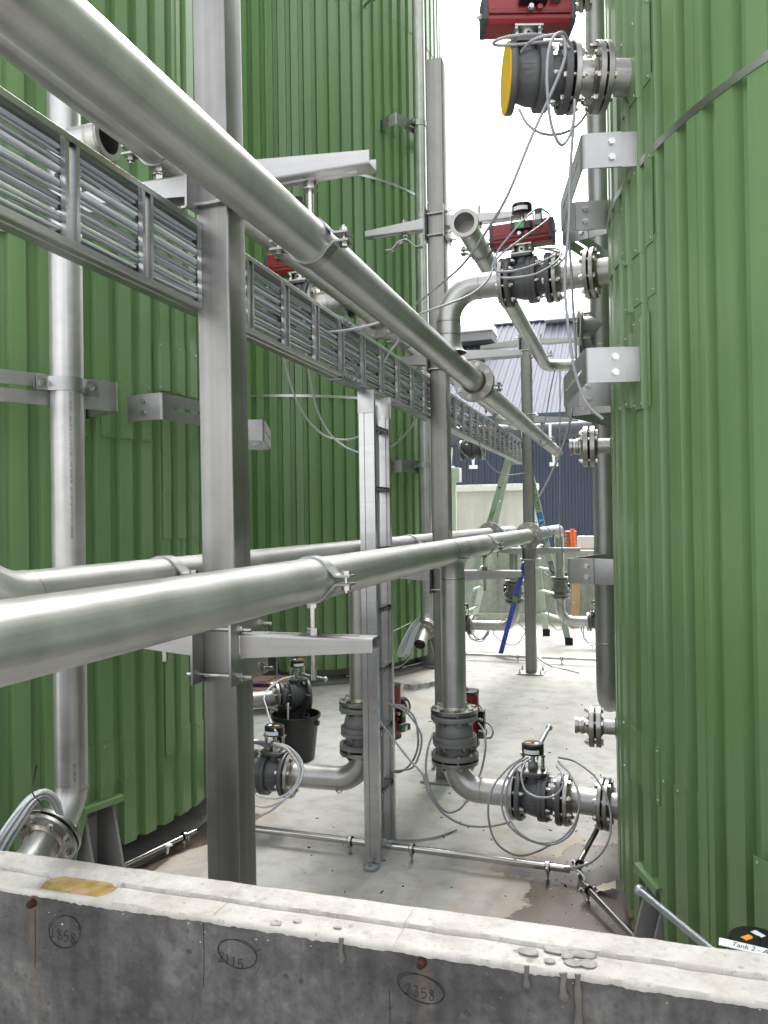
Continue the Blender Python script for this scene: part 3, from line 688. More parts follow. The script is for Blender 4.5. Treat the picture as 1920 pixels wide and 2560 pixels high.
dc = thing('drain_coil', 'ribbed terracotta coloured drainage pipe standing beyond the bund wall', 'drain pipe', (-0.88, 12.0, 0))
mb = MB(); prof = []
for k in range(26): prof += [(0.05*k, 0.075), (0.05*k+0.018, 0.09), (0.05*k+0.034, 0.09), (0.05*k+0.045, 0.075)]
mb.lathe((-0.88, 12.0, 0), (0, 0, 1), prof, 16); obj('pipe', mb, 'terracotta_plastic', dc)
po = thing('marker_post', 'tilted orange delineator post with a white band by the tank yard wall', 'marker post', (-0.77, 11.5, 0))
obj('stake', MB().tube([(-0.73, 11.5, 0), (-0.82, 11.5, 1.33)], 0.035, 10), 'orange_plastic', po); obj('reflective_band', MB().tube([(-0.7905, 11.5, 0.90), (-0.8, 11.5, 1.06)], 0.0365, 10), 'white_metal', po)
pk = MB().prism([(-0.055, -0.02), (0.055, -0.02), (0.055, 0.02), (-0.055, 0.02)], (-0.75, 10.72, 0.0), (1, 0, 0), V((0, 1, 0)), V((0.015, 0.48, 1)).normalized(), 0.80)
setp(obj('plank', pk, 'wood', None), 'rough timber plank leaning on the far bund wall', 'plank')
# ============================================================ STEELWORK
def ribbon(path, t):                       # closed polygon around a 2D polyline
    n = len(path); L = []; Rr = []
    for i in range(n):
        a = V(path[max(0, i-1)]); b = V(path[min(n-1, i+1)]); d = (b-a).normalized(); nn = V((-d.y, d.x)); p = V(path[i])
        k = 1.0
        if 0 < i < n-1:
            d1 = (p-a).normalized(); k = 1/max(0.5, d1.dot(d))
        L.append(tuple(p+nn*t/2*k)); Rr.append(tuple(p-nn*t/2*k))
    return L+Rr[::-1]
def ribbon_mb(path, t, o, ax, ay, az, h):  # built from quads so that bends shade well
    n = len(path); pl = ribbon(path, t); L = pl[:n]; Rr = pl[n:][::-1]; o, ax, ay, az = V(o), V(ax), V(ay), V(az)
    vs = []
    for i in range(n):
        for q in (L[i], Rr[i]):
            p = o+ax*q[0]+ay*q[1]; vs += [p-az*h/2, p+az*h/2]
    fs = []; uv = []; D = 0
    for i in range(n-1):
        a = 4*i; b = a+4; dl = math.hypot(path[i+1][0]-path[i][0], path[i+1][1]-path[i][1])
        for f in ((a, b, b+1, a+1), (a+2, a+3, b+3, b+2), (a, a+2, b+2, b), (a+1, b+1, b+3, a+3)):
            fs.append(f); uv.append([((0 if k % 2 == 0 else h), D if k < b else D+dl) for k in f])
        D += dl
    fs += [(0, 1, 3, 2), (4*n-4, 4*n-2, 4*n-1, 4*n-3)]; uv += [[(0, 0)]*4]*2
    return MB().add(vs, fs, uv)
def arc(cx, cy, r, a0, a1, n=10): return [(cx+r*math.cos(a0+(a1-a0)*k/n), cy+r*math.sin(a0+(a1-a0)*k/n)) for k in range(n+1)]
def bolt_mb(p, d, L, r=0.008, head=0.0135, nut=True):   # hex head, shank, nut, thread end
    p = V(p); d = V(d).normalized(); mb = MB()
    mb.hexn(p-d*0.009, d, head, 0.009); mb.lathe(p, d, [(-0.0005, head*1.15), (0.0015, head*1.15)], 12); mb.rod(p, p+d*(L+0.018), r, 8)
    if nut: mb.hexn(p+d*L, d, head, 0.011); mb.lathe(p+d*L, d, [(-0.002, head*1.15), (0.0, head*1.15)], 12)
    return mb
def shs_poly(w, r=0.007, n=3):
    out = []
    for cx, cy, a in ((1, 1, 0), (-1, 1, PI/2), (-1, -1, PI), (1, -1, 3*PI/2)):
        for k in range(n+1): t = a+PI/2*k/n; out.append((cx*(w/2-r)+r*math.cos(t), cy*(w/2-r)+r*math.sin(t)))
    return out
PA, PB, PC = (-1.062, 1.90), (-1.052, 4.39), (-0.945, 7.55)
def post(c, top, label, lean=0.0):
    t = thing('steel_post', label, 'post', (c[0], c[1], 0), 'square steel posts carrying the pipes')
    obj('column', MB().prism(shs_poly(0.1), (c[0], c[1], 0.012), (1, 0, 0), (0, 1, 0), (-lean, 0, 1), top), 'post_steel', t, 50)
    obj('end_cap', MB().prism(shs_poly(0.094), (c[0]-lean*top, c[1], top+0.012), (1, 0, 0), (0, 1, 0), (0, 0, 1), 0.003), 'post_steel', t, 50)
    obj('base_plate', MB().box((c[0], c[1], 0.008), 0.25, 0.25, 0.012), 'plate_steel', t, bev=0.002)
    for i in (-1, 1):
        for j in (-1, 1):
            mb = MB(); p = V((c[0]+0.1*i, c[1]+0.1*j, 0.0142)); mb.hexn(p, (0, 0, 1), 0.012, 0.012); mb.rod(p, p+V((0, 0, 0.035)), 0.006); obj('anchor_bolt', mb, 'bolt_steel', t)
    return t
post(PA, 4.18, 'tall square steel post rising just behind the concrete wall', 0.006)
post(PB, 4.18, 'square steel post with its top end showing against the sky')
post(PC, 3.30, 'short square steel post bolted to the slab beside the step ladder')

def channel_arm(o, dx, L, zt, up, w=0.06, h0=0.066, h1=0.036, t=0.004):
    # slotted flat at zt, two tapered sides hanging away from it (up=-1: sides go down)
    o = V((o[0], o[1], zt)); X = V((dx, 0, 0)); Y = V((0, 1, 0)); Z = V((0, 0, up)); mb = MB()
    s0, s1, sw = 0.07, L-0.045, 0.013
    def slab(a0, a1, b0, b1):
        mb.prism([(a0, b0), (a1, b0), (a1, b1), (a0, b1)], o, X, Y, Z, t)
    r = 0.007
    slab(0, s0, -w/2+r, w/2-r); slab(s1, L, -w/2+r, w/2-r); slab(s0, s1, -w/2+r, -sw/2); slab(s0, s1, sw/2, w/2-r)
    for s in (-1, 1):                          # rounded corner and side web
        P = [(0, 0), (-0.0035, 0.001), (-0.006, 0.0035), (-r, r)]
        for i in range(3):
            a, b = P[i], P[i+1]
            q = [(w/2-r+ -k[0] if False else (w/2-r)-k[0], k[1]) for k in (a, b)]
            vs = [o+Y*(s*q[0][0])+Z*q[0][1], o+Y*(s*q[1][0])+Z*q[1][1]]
            vs += [v+X*L for v in vs]; mb.add(vs, [(0, 1, 3, 2)], [[(0, 0), (0.004, 0), (0.004, L), (0, L)]])
        yb = s*w/2
        vs = [o+Y*yb+Z*r, o+Y*yb+Z*h0, o+Y*yb+X*L+Z*h1, o+Y*yb+X*L+Z*r]; vs += [v-Y*s*t for v in vs]
        mb.add(vs, [(0, 1, 2, 3), (4, 7, 6, 5), (1, 5, 6, 2), (0, 4, 5, 1), (2, 6, 7, 3), (3, 7, 4, 0)], [[(0, 0), (0.06, 0), (0.04, L), (0, L)]]*2+[[(0, 0), (0.004, 0), (0.004, L), (0, L)], [(0, 0)]*4, [(0, 0)]*4, [(0, L), (0.004, L), (0.004, 0), (0, 0)]])
    return mb
def bracket(c, zt, right, left, label, yo=-0.032, z_plate=None, h=0.165):
    t = thing('pipe_bracket', label, 'bracket', (c[0], c[1], zt), 'arm brackets clamped round the posts')
    zp = z_plate if z_plate else zt-0.055
    for s, arm in ((1, right), (-1, left)):
        x = c[0]+s*0.0545
        pl = MB().box((x+s*0.003, c[1], zp), 0.007, 0.215, h); po_ = obj('clamp_plate', pl, 'plate_steel', t, bev=0.001)
        if arm:
            L, za, up = arm
            obj('arm', channel_arm((x+s*0.0066, c[1]+yo), s, L, za, up), 'arm_steel', t, 45)
            wd = MB(); zc = za+up*0.034
            P = [(x+s*0.0075, c[1]+yo+0.031*math.copysign(min(1, abs(math.cos(q))*1.35), math.cos(q)), zc+0.034*math.copysign(min(1, abs(math.sin(q))*1.35), math.sin(q))) for q in [2*PI*k/28 for k in range(28)]]
            wd.tube(P, [0.0032+0.0012*noise.noise((k*0.9, 3, zt)) for k in range(28)], 6, closed=True); obj('weld_bead', wd, 'weld', po_, 70)
    for dy in (-0.062, 0.062):
        for dz in (-0.062, 0.062):
            mb = MB(); p = V((c[0], c[1]+dy, zp+dz)); mb.rod(p-V((0.098, 0, 0)), p+V((0.098, 0, 0)), 0.0058, 8)
            rd_ = obj('threaded_rod', mb, 'bolt_steel', t)
            mb = MB()
            for s in (-1, 1):
                q = p+V((s*0.0612, 0, 0)); mb.hexn(q, (s, 0, 0), 0.0115, 0.012); mb.lathe(q, (s, 0, 0), [(-0.0005, 0.014), (0.002, 0.014)], 12)
            obj('nut', mb, 'bolt_steel', rd_)
    return t
bracket(PA, 1.215, (0.375, 1.218, -1), (0.36, 1.218, -1), 'lower arm bracket on the tall post closest to the wall', z_plate=1.166)
bracket(PA, 2.44, (0.385, 2.418, 1), (0.41, 2.475, -1), 'upper arm bracket on the tall post closest to the wall', z_plate=2.445)
bracket(PB, 1.215, (0.40, 1.218, -1), (0.36, 1.218, -1), 'low arm bracket behind the tee on the middle post', z_plate=1.166)
bracket(PB, 2.44, (0.42, 2.418, 1), (0.36, 2.475, -1), 'arm bracket halfway up the middle post, above the cable ladder', z_plate=2.445)
bracket(PB, 3.22, (0.42, 3.20, 1), (0.37, 3.20, 1), 'highest arm bracket near the bare top of the middle post', z_plate=3.225, h=0.19)
bracket(PC, 1.215, (0.42, 1.218, -1), (0.36, 1.218, -1), 'low arm bracket on the short post by the step ladder', z_plate=1.166)
bracket(PC, 2.44, (0.42, 2.418, 1), (0.36, 2.475, -1), 'middle arm bracket on the short post by the step ladder', z_plate=2.445)
bracket(PC, 3.18, (0.42, 3.17, 1), (0.38, 3.17, 1), 'top arm bracket on the short post by the step ladder', z_plate=3.19, h=0.17)

PR = 0.05715
def clamp(c, axis, ear, rod=None, label='', group='pipe clamps with bolted ears', w=0.042, r=PR, halves=(1, -1), bolts=True, rodlen=0.0, nuts=(), hang_nut=None):
    c, ax, er = V(c), V(axis).normalized(), V(ear).normalized(); nn = ax.cross(er)*-1 if False else er.cross(ax)*-1
    if rod: nn = V(rod).normalized()*-1
    t = thing('pipe_clamp', label, 'pipe clamp', tuple(c), group); th = 0.0055; rr = r+th/2+0.0003; g = 0.011
    for h in halves:
        e = 0.052
        P = [(rr+e, g), (rr+0.016, g)]
        P += arc(rr+0.016, g+0.012, 0.012, -PI/2, -PI, 4)[1:-1]
        a0 = math.asin(min(0.9, (g+0.020)/rr)); P += arc(0, 0, rr, a0, PI-a0, 20)
        P += [(-x, y) for x, y in P[:len(P)-21][::-1]]
        obj('clamp_half', ribbon_mb(P, th, c, er, nn*h, ax, w), 'plate_steel', t, 45)
    if bolts:
        for s in (-1, 1):
            p = c+er*(s*(rr+0.034))+nn*(g+0.0035); obj('bolt', bolt_mb(p, -nn, 2*g+0.008, 0.006, 0.0125), 'bolt_steel', t)
    if rod:
        d = -nn; p = c+d*(r+th)
        mb = MB(); mb.rod(p, p+d*rodlen, 0.0085, 10); mb.hexn(p-d*0.001, d, 0.015, 0.012)
        rd_ = obj('hanger_rod', mb, 'bolt_steel', t)
        for z in nuts:
            mb = MB(); q = V((c.x, c.y, z)); mb.hexn(q-V((0, 0, 0.008)), (0, 0, 1), 0.0165, 0.016); mb.lathe(q, (0, 0, 1), [(-0.0105, 0.021), (-0.0085, 0.021)], 14); mb.lathe(q, (0, 0, 1), [(0.0085, 0.021), (0.0105, 0.021)], 14); obj('nut', mb, 'bolt_steel', rd_)
    return t
XA, XB, ZL, ZU, ZU2 = -0.80, -1.25, 1.362, 2.258, 2.578
UPv, DNv = (0, 0, 1), (0, 0, -1)
Yv, Xv = (0, 1, 0), (1, 0, 0)
for (y, zn, lab) in ((1.868, 'near', 'the tall post by the wall'), (4.358, 'mid', 'the middle post'), (7.518, 'far', 'the short far post')):
    clamp((XA, y, ZL), Yv, Xv, DNv, 'clamp holding the lower outer pipe above the arm of %s' % lab, rodlen=0.20 if zn != 'far' else 0.14, nuts=(1.227, 1.19))
    clamp((XB, y, ZL), Yv, Xv, DNv, 'clamp holding the lower inner pipe above the arm of %s' % lab, rodlen=0.17, nuts=(1.227,))
    clamp((XA, y+0.02, ZU), Yv, Xv, UPv, 'clamp hanging the upper outer pipe beneath %s' % lab, rodlen=0.165, nuts=(2.407,))
    clamp((XB, y, ZU2), Yv, Xv, DNv, 'clamp holding the upper inner pipe at %s' % lab, rodlen=0.12, nuts=(2.486,))
clamp((-1.25, 4.358, 3.10), Yv, Xv, UPv, 'empty half clamp hanging under the high arm of the middle post', halves=(-1,), bolts=False, rodlen=0.12, nuts=(3.19,))
clamp((XA, 4.358, 3.05), Yv, Xv, UPv, 'clamp hanging the open ended high pipe from the middle post', rodlen=0.19, nuts=(3.19,))
clamp((XA, 7.5, 3.07), Yv, Xv, UPv, 'clamp hanging the open ended high pipe from the short far post', rodlen=0.14, nuts=(3.16,))

# ---------------------------------------------------------- pipe parts
def weld(parent, p, d, r=PR):
    mb = MB().lathe(p, d, [(-0.005, r+0.0002), (-0.002, r+0.0016), (0.002, r+0.0016), (0.005, r+0.0002)], 28, False); return obj('weld_seam', mb, 'weld', parent, 80)
def ring_prof(ri, ro, th): return [(0, ri), (0, ro-0.0015), (0.0015, ro), (th-0.0015, ro), (th, ro-0.0015), (th, ri), (0, ri)]
FLANGE_CACHE = {}
def bolts_circle(parent, p, d, n, rc, L, ph=0.0, r=0.0075, head=0.013):
    x, y, d = basis(d); p = V(p)
    for k in range(n):
        a = ph+2*PI*k/n; q = p+(x*math.cos(a)+y*math.sin(a))*rc
        M = frame(q, d, x*math.cos(a)+y*math.sin(a)); key = (round(L, 4), r, head)
        if key not in FLANGE_CACHE: FLANGE_CACHE[key] = mesh_of('bolt', bolt_mb((0, 0, 0), (1, 0, 0), L, r, head), 'bolt_steel')
        o = bpy.data.objects.new('bolt', FLANGE_CACHE[key]); COL.objects.link(o); o.parent = parent
        pin = INV.get(parent.name)
        if pin is None: o.matrix_parent_inverse = parent.matrix_basis.inverted()
        else: o.matrix_parent_inverse = pin
        o.matrix_basis = M
def flange_joint(parent, p, d, r=PR, ro=0.110, rc=0.09, th=0.018, gap=0.006, n=8, mat='flange_steel', ph=PI/8, wd=True):
    d = V(d).normalized(); p = V(p)          # centred on the gasket
    for s in (-1, 1):
        o = p+d*(s*(gap/2) if s > 0 else -(gap/2+th)); obj('flange', MB().lathe(o, d, ring_prof(r*0.96, ro, th), 36, False), mat, parent)
        if wd:
            w_ = MB().lathe(p+d*s*(gap/2+th), d*s, [(-0.002, r+0.012), (0.001, r+0.010), (0.008, r+0.001), (0.010, r)], 28, False); obj('collar', w_, 'weld', parent, 60)
    obj('gasket', MB().lathe(p-d*gap/2, d, [(0, rc-0.014), (gap, rc-0.014)], 28), 'black_rubber', parent)
    bolts_circle(parent, p-d*(gap/2+th), d, n, rc, 2*th+gap, ph)
def tee_stub(parent, p, d, L, r=PR, flare=0.012):
    obj('tee_branch', MB().lathe(p, d, [(r*0.55, r+flare*2.2), (r*0.80, r+flare), (r*1.05, r+flare*0.4), (r*1.4, r), (L, r)], 28, False), 'pipe_steel', parent, 60)
PM = 'pipe_steel'
def hollow_end(parent, p, d, r=PR, ro=None, th=0.012):
    ro = ro or r+0.019
    obj('stub_collar', MB().lathe(p, d, [(0.0, r+0.0005), (0.0, ro-0.002), (0.003, ro), (th-0.002, ro), (th, ro-0.002), (th, r-0.003), (th-0.12, r-0.003), (th-0.12, 0.0)], 36, False), 'flange_steel', parent, 40)

# upper outer pipe
pu = thing('steel_pipe', 'upper stainless pipe with a swan neck elbow and flange, hung on the outer arms', 'pipe', (XA, 3, ZU), 'horizontal stainless pipes on the posts')
obj('pipe_run', MB().tube([(XA, -0.9+0.4*k, ZU) for k in range(12)]+[(XA, 4.10, ZU)], PR, 36), PM, pu)
obj('pipe_run', MB().tube([(XA, 4.15, ZU), (XA, 6.3, ZU), (XA, 8.43, ZU)], PR, 36), PM, pu)
obj('pipe_end', MB().tube([(XA, 8.436, ZU), (XA, 9.12, ZU)], PR-0.001, 28), 'pipe_steel_dull', pu)
for y in (3.45, 3.70, 8.433): weld(pu, (XA, y, ZU), Yv)
tee_stub(pu, (XA, 3.52, ZU), UPv, 0.115)
weld(pu, (XA, 3.52, ZU+0.115), UPv)
zv2 = 2.585
sw = fillet([(XA, 3.52, ZU+0.115), (XA, 3.52, zv2), (-0.555, 3.508, zv2)], 0.145, 14)
obj('elbow', MB().tube(sw, PR, 32, False), PM, pu); weld(pu, (XA, 3.52, ZU+0.175), UPv); weld(pu, (-0.645, 3.513, zv2), Xv)
flange_joint(pu, (XA, 4.128, ZU), Yv, ph=0.25)
# lower outer pipe
pl_ = thing('steel_pipe', 'lower stainless pipe nearest the viewer with a tee dropping to a check valve', 'pipe', (XA, 3, ZL), 'horizontal stainless pipes on the posts')
obj('pipe_run', MB().tube([(XA, -0.9+0.4*k, ZL) for k in range(17)]+[(XA, 6.335, ZL)], PR, 36), PM, pl_)
obj('pipe_run', MB().tube(fillet([(XA, 6.37, ZL), (XA, 9.15, ZL), (XA, 9.15, 0.80)], 0.12, 8), PR, 28), PM, pl_)
for y in (3.44, 3.70): weld(pl_, (XA, y, ZL), Yv)
tee_stub(pl_, (XA, 3.52, ZL), DNv, 0.125); weld(pl_, (XA, 3.52, ZL-0.125), UPv)
obj('drop_pipe', MB().tube([(XA, 3.52, ZL-0.125), (XA, 3.52, 0.95), (XA, 3.52, 0.640)], PR, 32), PM, pl_)
flange_joint(pl_, (XA, 6.352, ZL), Yv, ph=0.25)
# lower inner pipe
pi_ = thing('steel_pipe', 'lower stainless pipe running behind the tall post, ending in an upturned elbow', 'pipe', (XB, 3, ZL), 'horizontal stainless pipes on the posts')
obj('pipe_run', MB().tube([(XB, 1.35, ZL), (XB, 3, ZL), (XB, 5, ZL), (XB, 7.08, ZL)], PR, 32), PM, pi_)
obj('pipe_run', MB().tube(fillet([(XB, 7.12, ZL), (XB, 8.6, ZL), (XB, 8.6, 0.80)], 0.12, 8), PR, 24), PM, pi_)
obj('elbow', MB().tube(fillet([(XB, 1.35, ZL), (XB, 1.245, ZL), (XB-0.085, 1.165, ZL+0.15)], 0.13, 10), PR+0.001, 32), PM, pi_)
obj('pipe_end', MB().tube([(XB-0.085, 1.165, ZL+0.15), (XB-0.34, 0.925, ZL+0.60)], PR, 32), PM, pi_)
weld(pi_, (XB, 1.345, ZL), Yv); weld(pi_, (XB-0.080, 1.170, ZL+0.141), (-0.085, -0.08, 0.15))
tee_stub(pi_, (XB, 3.5, ZL), DNv, 0.125); weld(pi_, (XB, 3.5, ZL-0.125), UPv)
obj('drop_pipe', MB().tube([(XB, 3.5, ZL-0.125), (XB, 3.5, 0.655)], PR, 28), PM, pi_)
flange_joint(pi_, (XB, 7.10, ZL), Yv, ph=0.25)
# upper inner pipe
pj = thing('steel_pipe', 'upper stainless pipe standing on the inner arms behind the cable ladder', 'pipe', (XB, 3, ZU2), 'horizontal stainless pipes on the posts')
obj('pipe_run', MB().tube([(XB, -0.9+0.4*k, ZU2) for k in range(12)]+[(XB, 3.83, ZU2)], PR, 32), PM, pj)
obj('pipe_run', MB().tube([(XB, 3.87, ZU2), (XB, 6.5, ZU2), (XB, 8.9, ZU2)], PR, 24), PM, pj)
tee_stub(pj, (XB, 3.5, ZU2), (-1, 0, 0), 0.13); weld(pj, (XB-0.13, 3.5, ZU2), Xv)
obj('branch_pipe', MB().tube([(XB-0.13, 3.5, ZU2), (-1.45, 3.49, ZU2)], PR, 28), PM, pj)
flange_joint(pj, (XB, 3.85, ZU2), Yv, ph=0.25)
for y in (3.38, 3.62): weld(pj, (XB, y, ZU2), Yv)
# high pipe with open end
ph_ = thing('steel_pipe', 'high stainless pipe whose open collared end faces the viewer beside the middle post', 'pipe', (XA, 5, 3.05), 'horizontal stainless pipes on the posts')
obj('pipe_run', MB().tube(fillet([(XA, 3.93, 3.05), (XA, 8.0, 3.05), (0.1, 8.0, 3.05)], 0.152, 10), PR, 28, False), PM, ph_)
hollow_end(ph_, (XA, 3.935, 3.05), (0, -1, 0)); weld(ph_, (XA, 7.84, 3.05), Yv); weld(ph_, (-0.64, 8.0, 3.05), Xv)

# ---------------------------------------------------------- stand pipes and wall brackets
def wall_bracket(c, az, Z, label, web=1.945, half=0.275, h=0.113):
    a = rad(az); n_ = V((math.cos(a), math.sin(a), 0)); tg = V((-math.sin(a), math.cos(a), 0)); o = V((c[0], c[1], Z)); up = V((0, 0, 1)); t5 = 0.005
    t = thing('wall_bracket', label, 'bracket', tuple(o+n_*web), 'slotted strap brackets bolted to the tanks')
    for s in (-1, 1):
        s0 = math.sqrt(TR*TR-half*half)-0.05
        obj('standoff_plate', MB().box(o+n_*((s0+web-0.055)/2)+tg*(s*(half-0.0052)), web-0.055-s0, t5, h, n_, tg, up), 'plate_steel', t, bev=0.001)
        mb = ribbon_mb([(web-0.125, s*half), (web-0.012, s*half)]+[(web-0.012+0.012*math.sin(k*PI/8), s*(half-0.012+0.012*math.cos(k*PI/8))) for k in range(1, 4)]+[(web, s*(half-0.012)), (web, s*(half-0.045))], t5, o, n_, tg, up, h)
        st_ = obj('strap_end', mb, 'plate_steel', t, 45)
        for dz in (-0.025, 0.025):
            mb = bolt_mb(o+n_*(web-0.093)+tg*(s*(half+0.0026))+up*dz, tg*-s, 0.013, 0.006, 0.0115); obj('bolt', mb, 'bolt_steel', t)
    e = half-0.045; sl_ = half-0.075; g_ = 0.0075
    for z0, z1, a0, a1 in ((g_, h/2, -e, e), (-h/2, -g_, -e, e), (-g_, g_, -e, -sl_), (-g_, g_, sl_, e)):
        mb_ = MB().box(o+n_*web+tg*((a0+a1)/2)+up*((z0+z1)/2), t5, a1-a0, z1-z0, n_, tg, up)
        obj('slotted_strap', mb_, 'plate_steel', t)
    return t
def standpipe(P, z_top, z_bot, label, text=False, tail=0.20, dirn=(0.04, -0.90, -0.44), extra=None):
    t = thing('standpipe', label, 'pipe', (P[0], P[1], 0), 'vertical pipes clamped to the tanks'); d = V(dirn).normalized()
    b = V((P[0], P[1], z_bot)); k = b+V((0, 0, -0.005)); e = k
    obj('pipe', MB().tube([(P[0], P[1], z_top), (P[0], P[1], 2), (P[0], P[1], z_bot)], PR, 36), PM if text else 'pipe_steel', t)
    obj('elbow', MB().tube(fillet([b, k+V((0, 0, -0.06)), k+V((0, 0, -0.06))+d*0.115], 0.145, 12), PR, 36, False), PM, t); weld(t, b, UPv)
    f = k+V((0, 0, -0.06))+d*0.11; flange_joint(t, f+d*0.02, d, ph=0.2, gap=0.01, th=0.014)
    obj('tail_pipe', MB().tube([f+d*0.03, f+d*(0.03+tail)], PR-0.003, 32, False), PM, t)
    obj('tail_bore', MB().lathe(f+d*(0.03+tail), -d, [(0, PR-0.003), (0, PR-0.006), (0.1, PR-0.006), (0.1, 0)], 28, False), 'flange_steel', t)
    return t, f, d
P1 = (-1.936, 2.298); P2 = (-1.868, 7.12); P3 = (-0.130, 4.15)
s1, f1, d1 = standpipe(P1, 8.0, 0.565, 'stainless standpipe stamped with small black print, clamped to the near left tank', True)
# small pipe print
vs, fs = text_geo('SIDERINOX 114.3 x 2.6 mm EN 1.4301/1.4307 - AISI 304/304L HEAT T17005 EN 10217-7 TC1 3D MM MMD1 17 JUN 2021 13:30', 0.0128, 0.0)
wx = max(v[0] for v in vs)-min(v[0] for v in vs)
def wrap_print(z_mid, az, shrink):
    mb = MB(); nv = []
    for v in vs:
        an = az - v[1]*1.0/PR; nv.append((P1[0]+(PR+0.0004)*math.cos(an), P1[1]+(PR+0.0004)*math.sin(an), z_mid+v[0]*shrink))
    mb.add(nv, fs); return mb
az_print = math.atan2(-P1[1], -P1[0])+0.20
obj('pipe_print', wrap_print(1.725, az_print, 0.52/wx), 'print_ink', s1); kx = 0.52/wx
vs, fs = text_geo('JUN 2021 13:30', 0.0128, 0.0); obj('pipe_print', wrap_print(0.635, az_print, kx), 'print_ink', s1)
# collared branch high on that pipe
obj('branch', MB().tube([(P1[0]+0.04, P1[1], 2.885), (P1[0]+0.185, P1[1], 2.885)], PR, 28, False), PM, s1); hollow_end(s1, (P1[0]+0.18, P1[1], 2.885), Xv); weld(s1, (P1[0]+0.13, P1[1], 2.885), Xv)
s2, f2, d2 = standpipe(P2, 8.0, 0.60, 'stainless standpipe clamped to the tall tank with a cable hank on its flange', tail=0.24)
s3 = thing('standpipe', 'grey standpipe half hidden behind the edge of the right tank', 'pipe', (P3[0], P3[1], 0), 'vertical pipes clamped to the tanks')
obj('pipe', MB().tube([(P3[0], P3[1], 8.0), (P3[0], P3[1], 2), (P3[0], P3[1], 0.70)], PR, 32), 'pipe_steel_dull', s3)
obj('elbow', MB().tube(fillet([(P3[0], P3[1], 0.70), (P3[0], P3[1], 0.55), (P3[0]+0.02, P3[1]+0.32, 0.50)], 0.14, 10), PR, 32), 'pipe_steel_dull', s3); weld(s3, (P3[0], P3[1], 0.86), UPv)
obj('branch', MB().tube([(P3[0], P3[1], 2.50), (P3[0]-0.10, P3[1]-0.02, 2.50)], PR, 28, False), 'pipe_steel_dull', s3); hollow_end(s3, (P3[0]-0.10, P3[1]-0.02, 2.5), (-1, -0.2, 0), ro=0.092, th=0.016); weld(s3, (P3[0], P3[1], 2.40), UPv)
def az_of(P, c): return math.degrees(math.atan2(P[1]-c[1], P[0]-c[0]))
def dist_of(P, c): return math.hypot(P[1]-c[1], P[0]-c[0])
for P, c, zs, labs in ((P1, L1, (2.005,), ('strap bracket behind the printed standpipe on the near left tank',)),
                       (P2, L2, (2.01, 5.28), ('strap bracket low on the tall tank, holding its standpipe', 'strap bracket high on the tall tank, holding its standpipe')),
                       (P3, R1, (1.27, 2.03, 2.82), ('strap bracket low at the right tank edge round the grey standpipe', 'strap bracket half hidden below the big bracket at the right tank edge', 'strap bracket just over the middle actuated valve at the right tank edge'))):
    a = az_of(P, c); dd = dist_of(P, c)
    for z, lb in zip(zs, labs):
        wall_bracket(c, a+(-1.5 if c is L1 else 6.4 if c is R1 else 0), z, lb, web=dd-PR-0.004, half=0.34 if c is R1 else 0.275)
        n_ = V((math.cos(rad(a)), math.sin(rad(a)), 0)); tg = V((-n_.y, n_.x, 0))
        clamp((P[0], P[1], z+0.012), UPv, tg, None, 'clamp on the ' + lb.replace('strap bracket', 'bracket').split(',')[0], 'clamps round the standpipes', w=0.05)
wall_bracket(R1, 191.8, 2.70, 'big strap bracket on the right tank beneath the yellow capped valve', web=1.945)
wall_bracket(R1, 191.8, 2.005, 'big strap bracket on the right tank with a riveted green patch beside it', web=1.945)
wall_bracket(L1, 22.5, 2.005, 'strap bracket on the near left tank seen just right of the tall post', web=1.985)
wall_bracket(L1, 355.6, 2.01, 'strap bracket on the near left tank passing behind the tall post', web=1.955)

# ---------------------------------------------------------- cable ladder
cl = thing('cable_ladder', 'long metal cable ladder hung on edge along the posts, full of grey cables', 'cable ladder', (-1.135, 3.5, 2.22))
LX0, LX1, LZ0, LZ1, LY0, LY1 = -1.168, -1.108, 2.098, 2.338, -0.6, 8.55
def rail(z, s):
    P = [(LX0, -0.016*s), (LX0, -0.002*s), (LX0+0.002, 0), (LX0+0.02, 0), (LX0+0.024, 0.003*s), (LX1-0.024, 0.003*s), (LX1-0.02, 0), (LX1-0.002, 0), (LX1, -0.002*s), (LX1, -0.016*s)]
    return ribbon_mb(P, 0.0018, (0, (LY0+LY1)/2, z), (1, 0, 0), (0, 0, 1), (0, 1, 0), LY1-LY0)
for z, s in ((LZ1, 1), (LZ0, -1)):
    mb = rail(z, s)
    for i, u in enumerate(mb.uv):          # streaks run along the rail
        mb.uv[i] = [(b, a) for a, b in u]
    obj('side_rail', mb, 'alu', cl, 30)
y = 1.344-0.266*7; RUNG = []
while y < LY1-0.1: RUNG.append(y); y += 0.2655
rm = None
for y in RUNG:
    if rm is None:
        P = [(-0.021, -0.012), (-0.021, 0.0), (-0.012, 0.0), (-0.011, -0.011), (0.011, -0.011), (0.012, 0.0), (0.021, 0.0), (0.021, -0.012)]
        mb = ribbon_mb(P, 0.0018, (0, 0, (LZ0+LZ1)/2), (0, 1, 0), (1, 0, 0), (0, 0, 1), LZ1-LZ0-0.004); rm = mesh_of('rung', mb, 'alu', 30)
    o = obj('rung', rm, None, cl); o.location = (LX1-0.001, y, 0)
mb = MB()
for y in RUNG:
    for k in range(4):
        z = LZ0+0.035+k*0.054+random.uniform(-0.012, 0.012); mb.box((LX1-0.020, y-0.024, z), 0.010, 0.005, 0.014)
obj('cable_ties', mb, 'black_plastic', cl)['kind'] = 'stuff'
